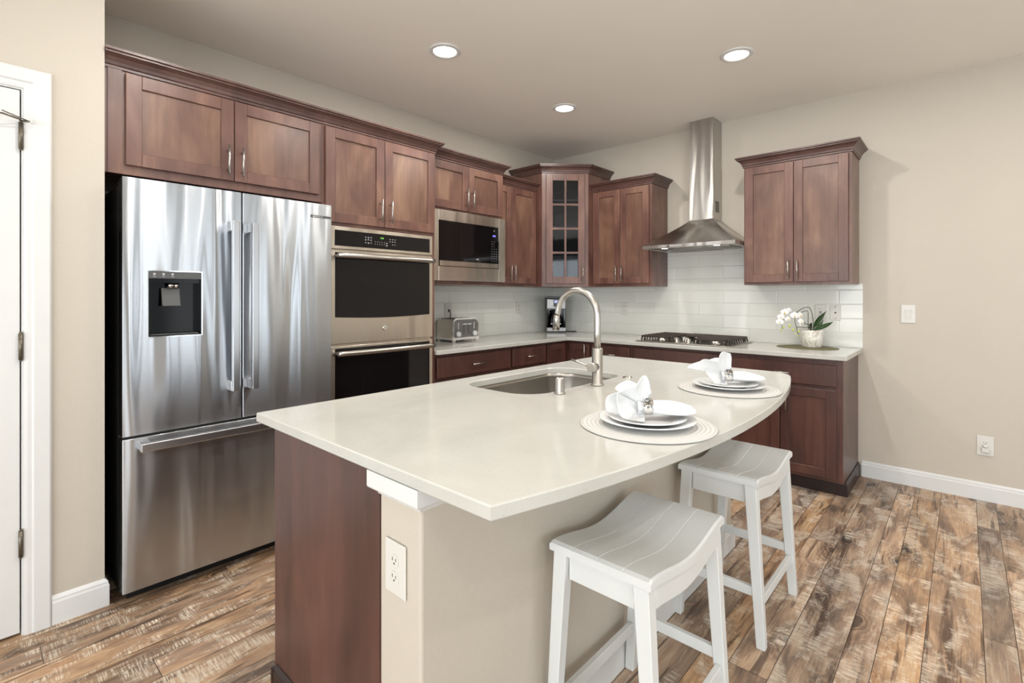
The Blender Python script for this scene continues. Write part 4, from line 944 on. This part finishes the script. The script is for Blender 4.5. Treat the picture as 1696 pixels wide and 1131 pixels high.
# ------------------------------------------------------------ outlets and switches
def plate(label, loc, rz, w=.080, h=.124, kind='outlet', name='power_outlet', cat='outlet'):
    t = thing(name, label, cat, loc, rz)
    MB().box(-w / 2, w / 2, -.006, -.0006, -h / 2, h / 2, .0028, 2).build('cover_plate', 'plastic', t)
    if kind == 'outlet':
        for s in (-1, 1):
            r = MB(); P = rrect(-.0165, .0165, -.0135, .0135, .010, 5); b = bmesh.new(); f = [b.verts.new((x, -.0078, zz + s * .0195)) for x, zz in P]; g = [b.verts.new((x, -.005, zz + s * .0195)) for x, zz in P]; b.faces.new(f)
            for i in range(len(P)): b.faces.new((f[i], f[(i + 1) % len(P)], g[(i + 1) % len(P)], g[i]))
            bmesh.ops.recalc_face_normals(b, faces=b.faces[:]); rc = r._add(b).build('receptacle', 'plastic', t)
            zc = s * .0195; MB().box(-.0075, -.0055, -.0083, -.0077, zc - .001, zc + .007).box(.0055, .0075, -.0083, -.0077, zc - .001, zc + .006).cyl((0, -.0077, zc - .0065), (0, -.0084, zc - .0065), .0023, seg=12, smooth=False).build('slots', 'slot', rc)
        MB().cyl((0, -.006, 0), (0, -.0068, 0), .003, seg=12).build('screw', 'plastic', t)
    elif kind == 'gfci':
        rc = MB().box(-.0165, .0165, -.0085, -.005, -.034, .034, .001).build('receptacle', 'plastic', t)
        m = MB()
        for zc in (-.022, .022): m.box(-.0075, -.0055, -.0090, -.0084, zc - .003, zc + .005).box(.0055, .0075, -.0090, -.0084, zc - .003, zc + .004)
        m.box(-.008, .008, -.0093, -.0084, -.0075, -.0025).box(-.008, .008, -.0093, -.0084, .0025, .0075); m.build('slots', 'slot', rc)
    elif kind == 'switch':
        MB().hexa([(-.0165, -.0065, -.033), (.0165, -.0065, -.033), (.0165, -.005, -.033), (-.0165, -.005, -.033), (-.0165, -.0105, .033), (.0165, -.0105, .033), (.0165, -.005, .033), (-.0165, -.005, .033)], .001).build('rocker', 'plastic', t)
        MB().cyl((0, -.006, .045), (0, -.0068, .045), .0025, seg=10).cyl((0, -.006, -.045), (0, -.0068, -.045), .0025, seg=10).build('screw', 'plastic', t)
    elif kind == 'jack':
        MB().cyl((0, -.006, 0), (0, -.010, 0), .0055, seg=16).cyl((0, -.006, .042), (0, -.0072, .042), .0032, seg=12).cyl((0, -.006, -.042), (0, -.0072, -.042), .0032, seg=12).build('jack', 'slot', t)
    return t
plate('white duplex outlet on the near end of the island wall under the countertop', (-3.6405, -2.330, .660), R90)
t2 = plate('low white outlet near the baseboard on the right wall with a white plug', (0, -3.410, .345), R90)
MB().box(-.018, .018, -.030, -.0085, -.038, -.008, .004).lathe([(0, .0), (.012, .002), (.014, .010), (.008, .018), (0, .02)], (0, -.020, -.008), 16).build('plug', 'plastic', t2)
plate('white rocker light switch on the beige right wall', (0, -3.028, 1.166), R90, kind='switch', name='light_switch', cat='light switch')
plate('white outlet on the tiles directly behind the orchid', (-.0065, -2.512, 1.165), R90, .074, .116, 'gfci')
plate('white jack plate at the tiles, right of the orchid outlet', (-.0065, -2.607, 1.165), R90, .070, .112, 'jack', 'jack_plate', 'wall plate')
plate('white outlet on the right-hand tiles between coffee maker and cooktop', (-.0065, -.860, 1.163), R90, .074, .118)
plate('white outlet behind the toaster', (-1.513, -.0065, 1.165), 0, .074, .118, 'gfci')
plate('white outlet on the left tiles between toaster and coffee maker', (-.602, -.0065, 1.170), 0, .074, .118)
# ------------------------------------------------------------ ceiling downlights
who = ['nearest the refrigerator, at the left of the photo', 'in front of the corner cabinet', 'in front of the range hood, at the right of the photo']
for i, (x, y) in enumerate(CANS):
    lab = 'round recessed ceiling light ' + who[i] if i < 3 else None
    t = thing('ceiling_light', lab or 'unseen round recessed ceiling light outside the camera view', 'ceiling light', (x, y, CEIL), 0, 'recessed ceiling lights')
    MB().lathe([(.094, 0), (.095, -.003), (.090, -.006), (.072, -.010), (.068, -.004), (.066, 0)], seg=48).build('trim_ring', 'white', t)
    MB().cyl((0, 0, -.0005), (0, 0, -.0035), .0665, seg=48, smooth=False).build('diffuser', 'lamp', t)
    l = bpy.data.lights.new('downlight', 'AREA'); l.shape = 'DISK'; l.size = .08; l.energy = CAN_W; l.color = (1, .97, .92); l.spread = PI
    lo = bpy.data.objects.new('downlight', l); C.objects.link(lo); lo.location = (0, 0, -.013); lo.parent = t
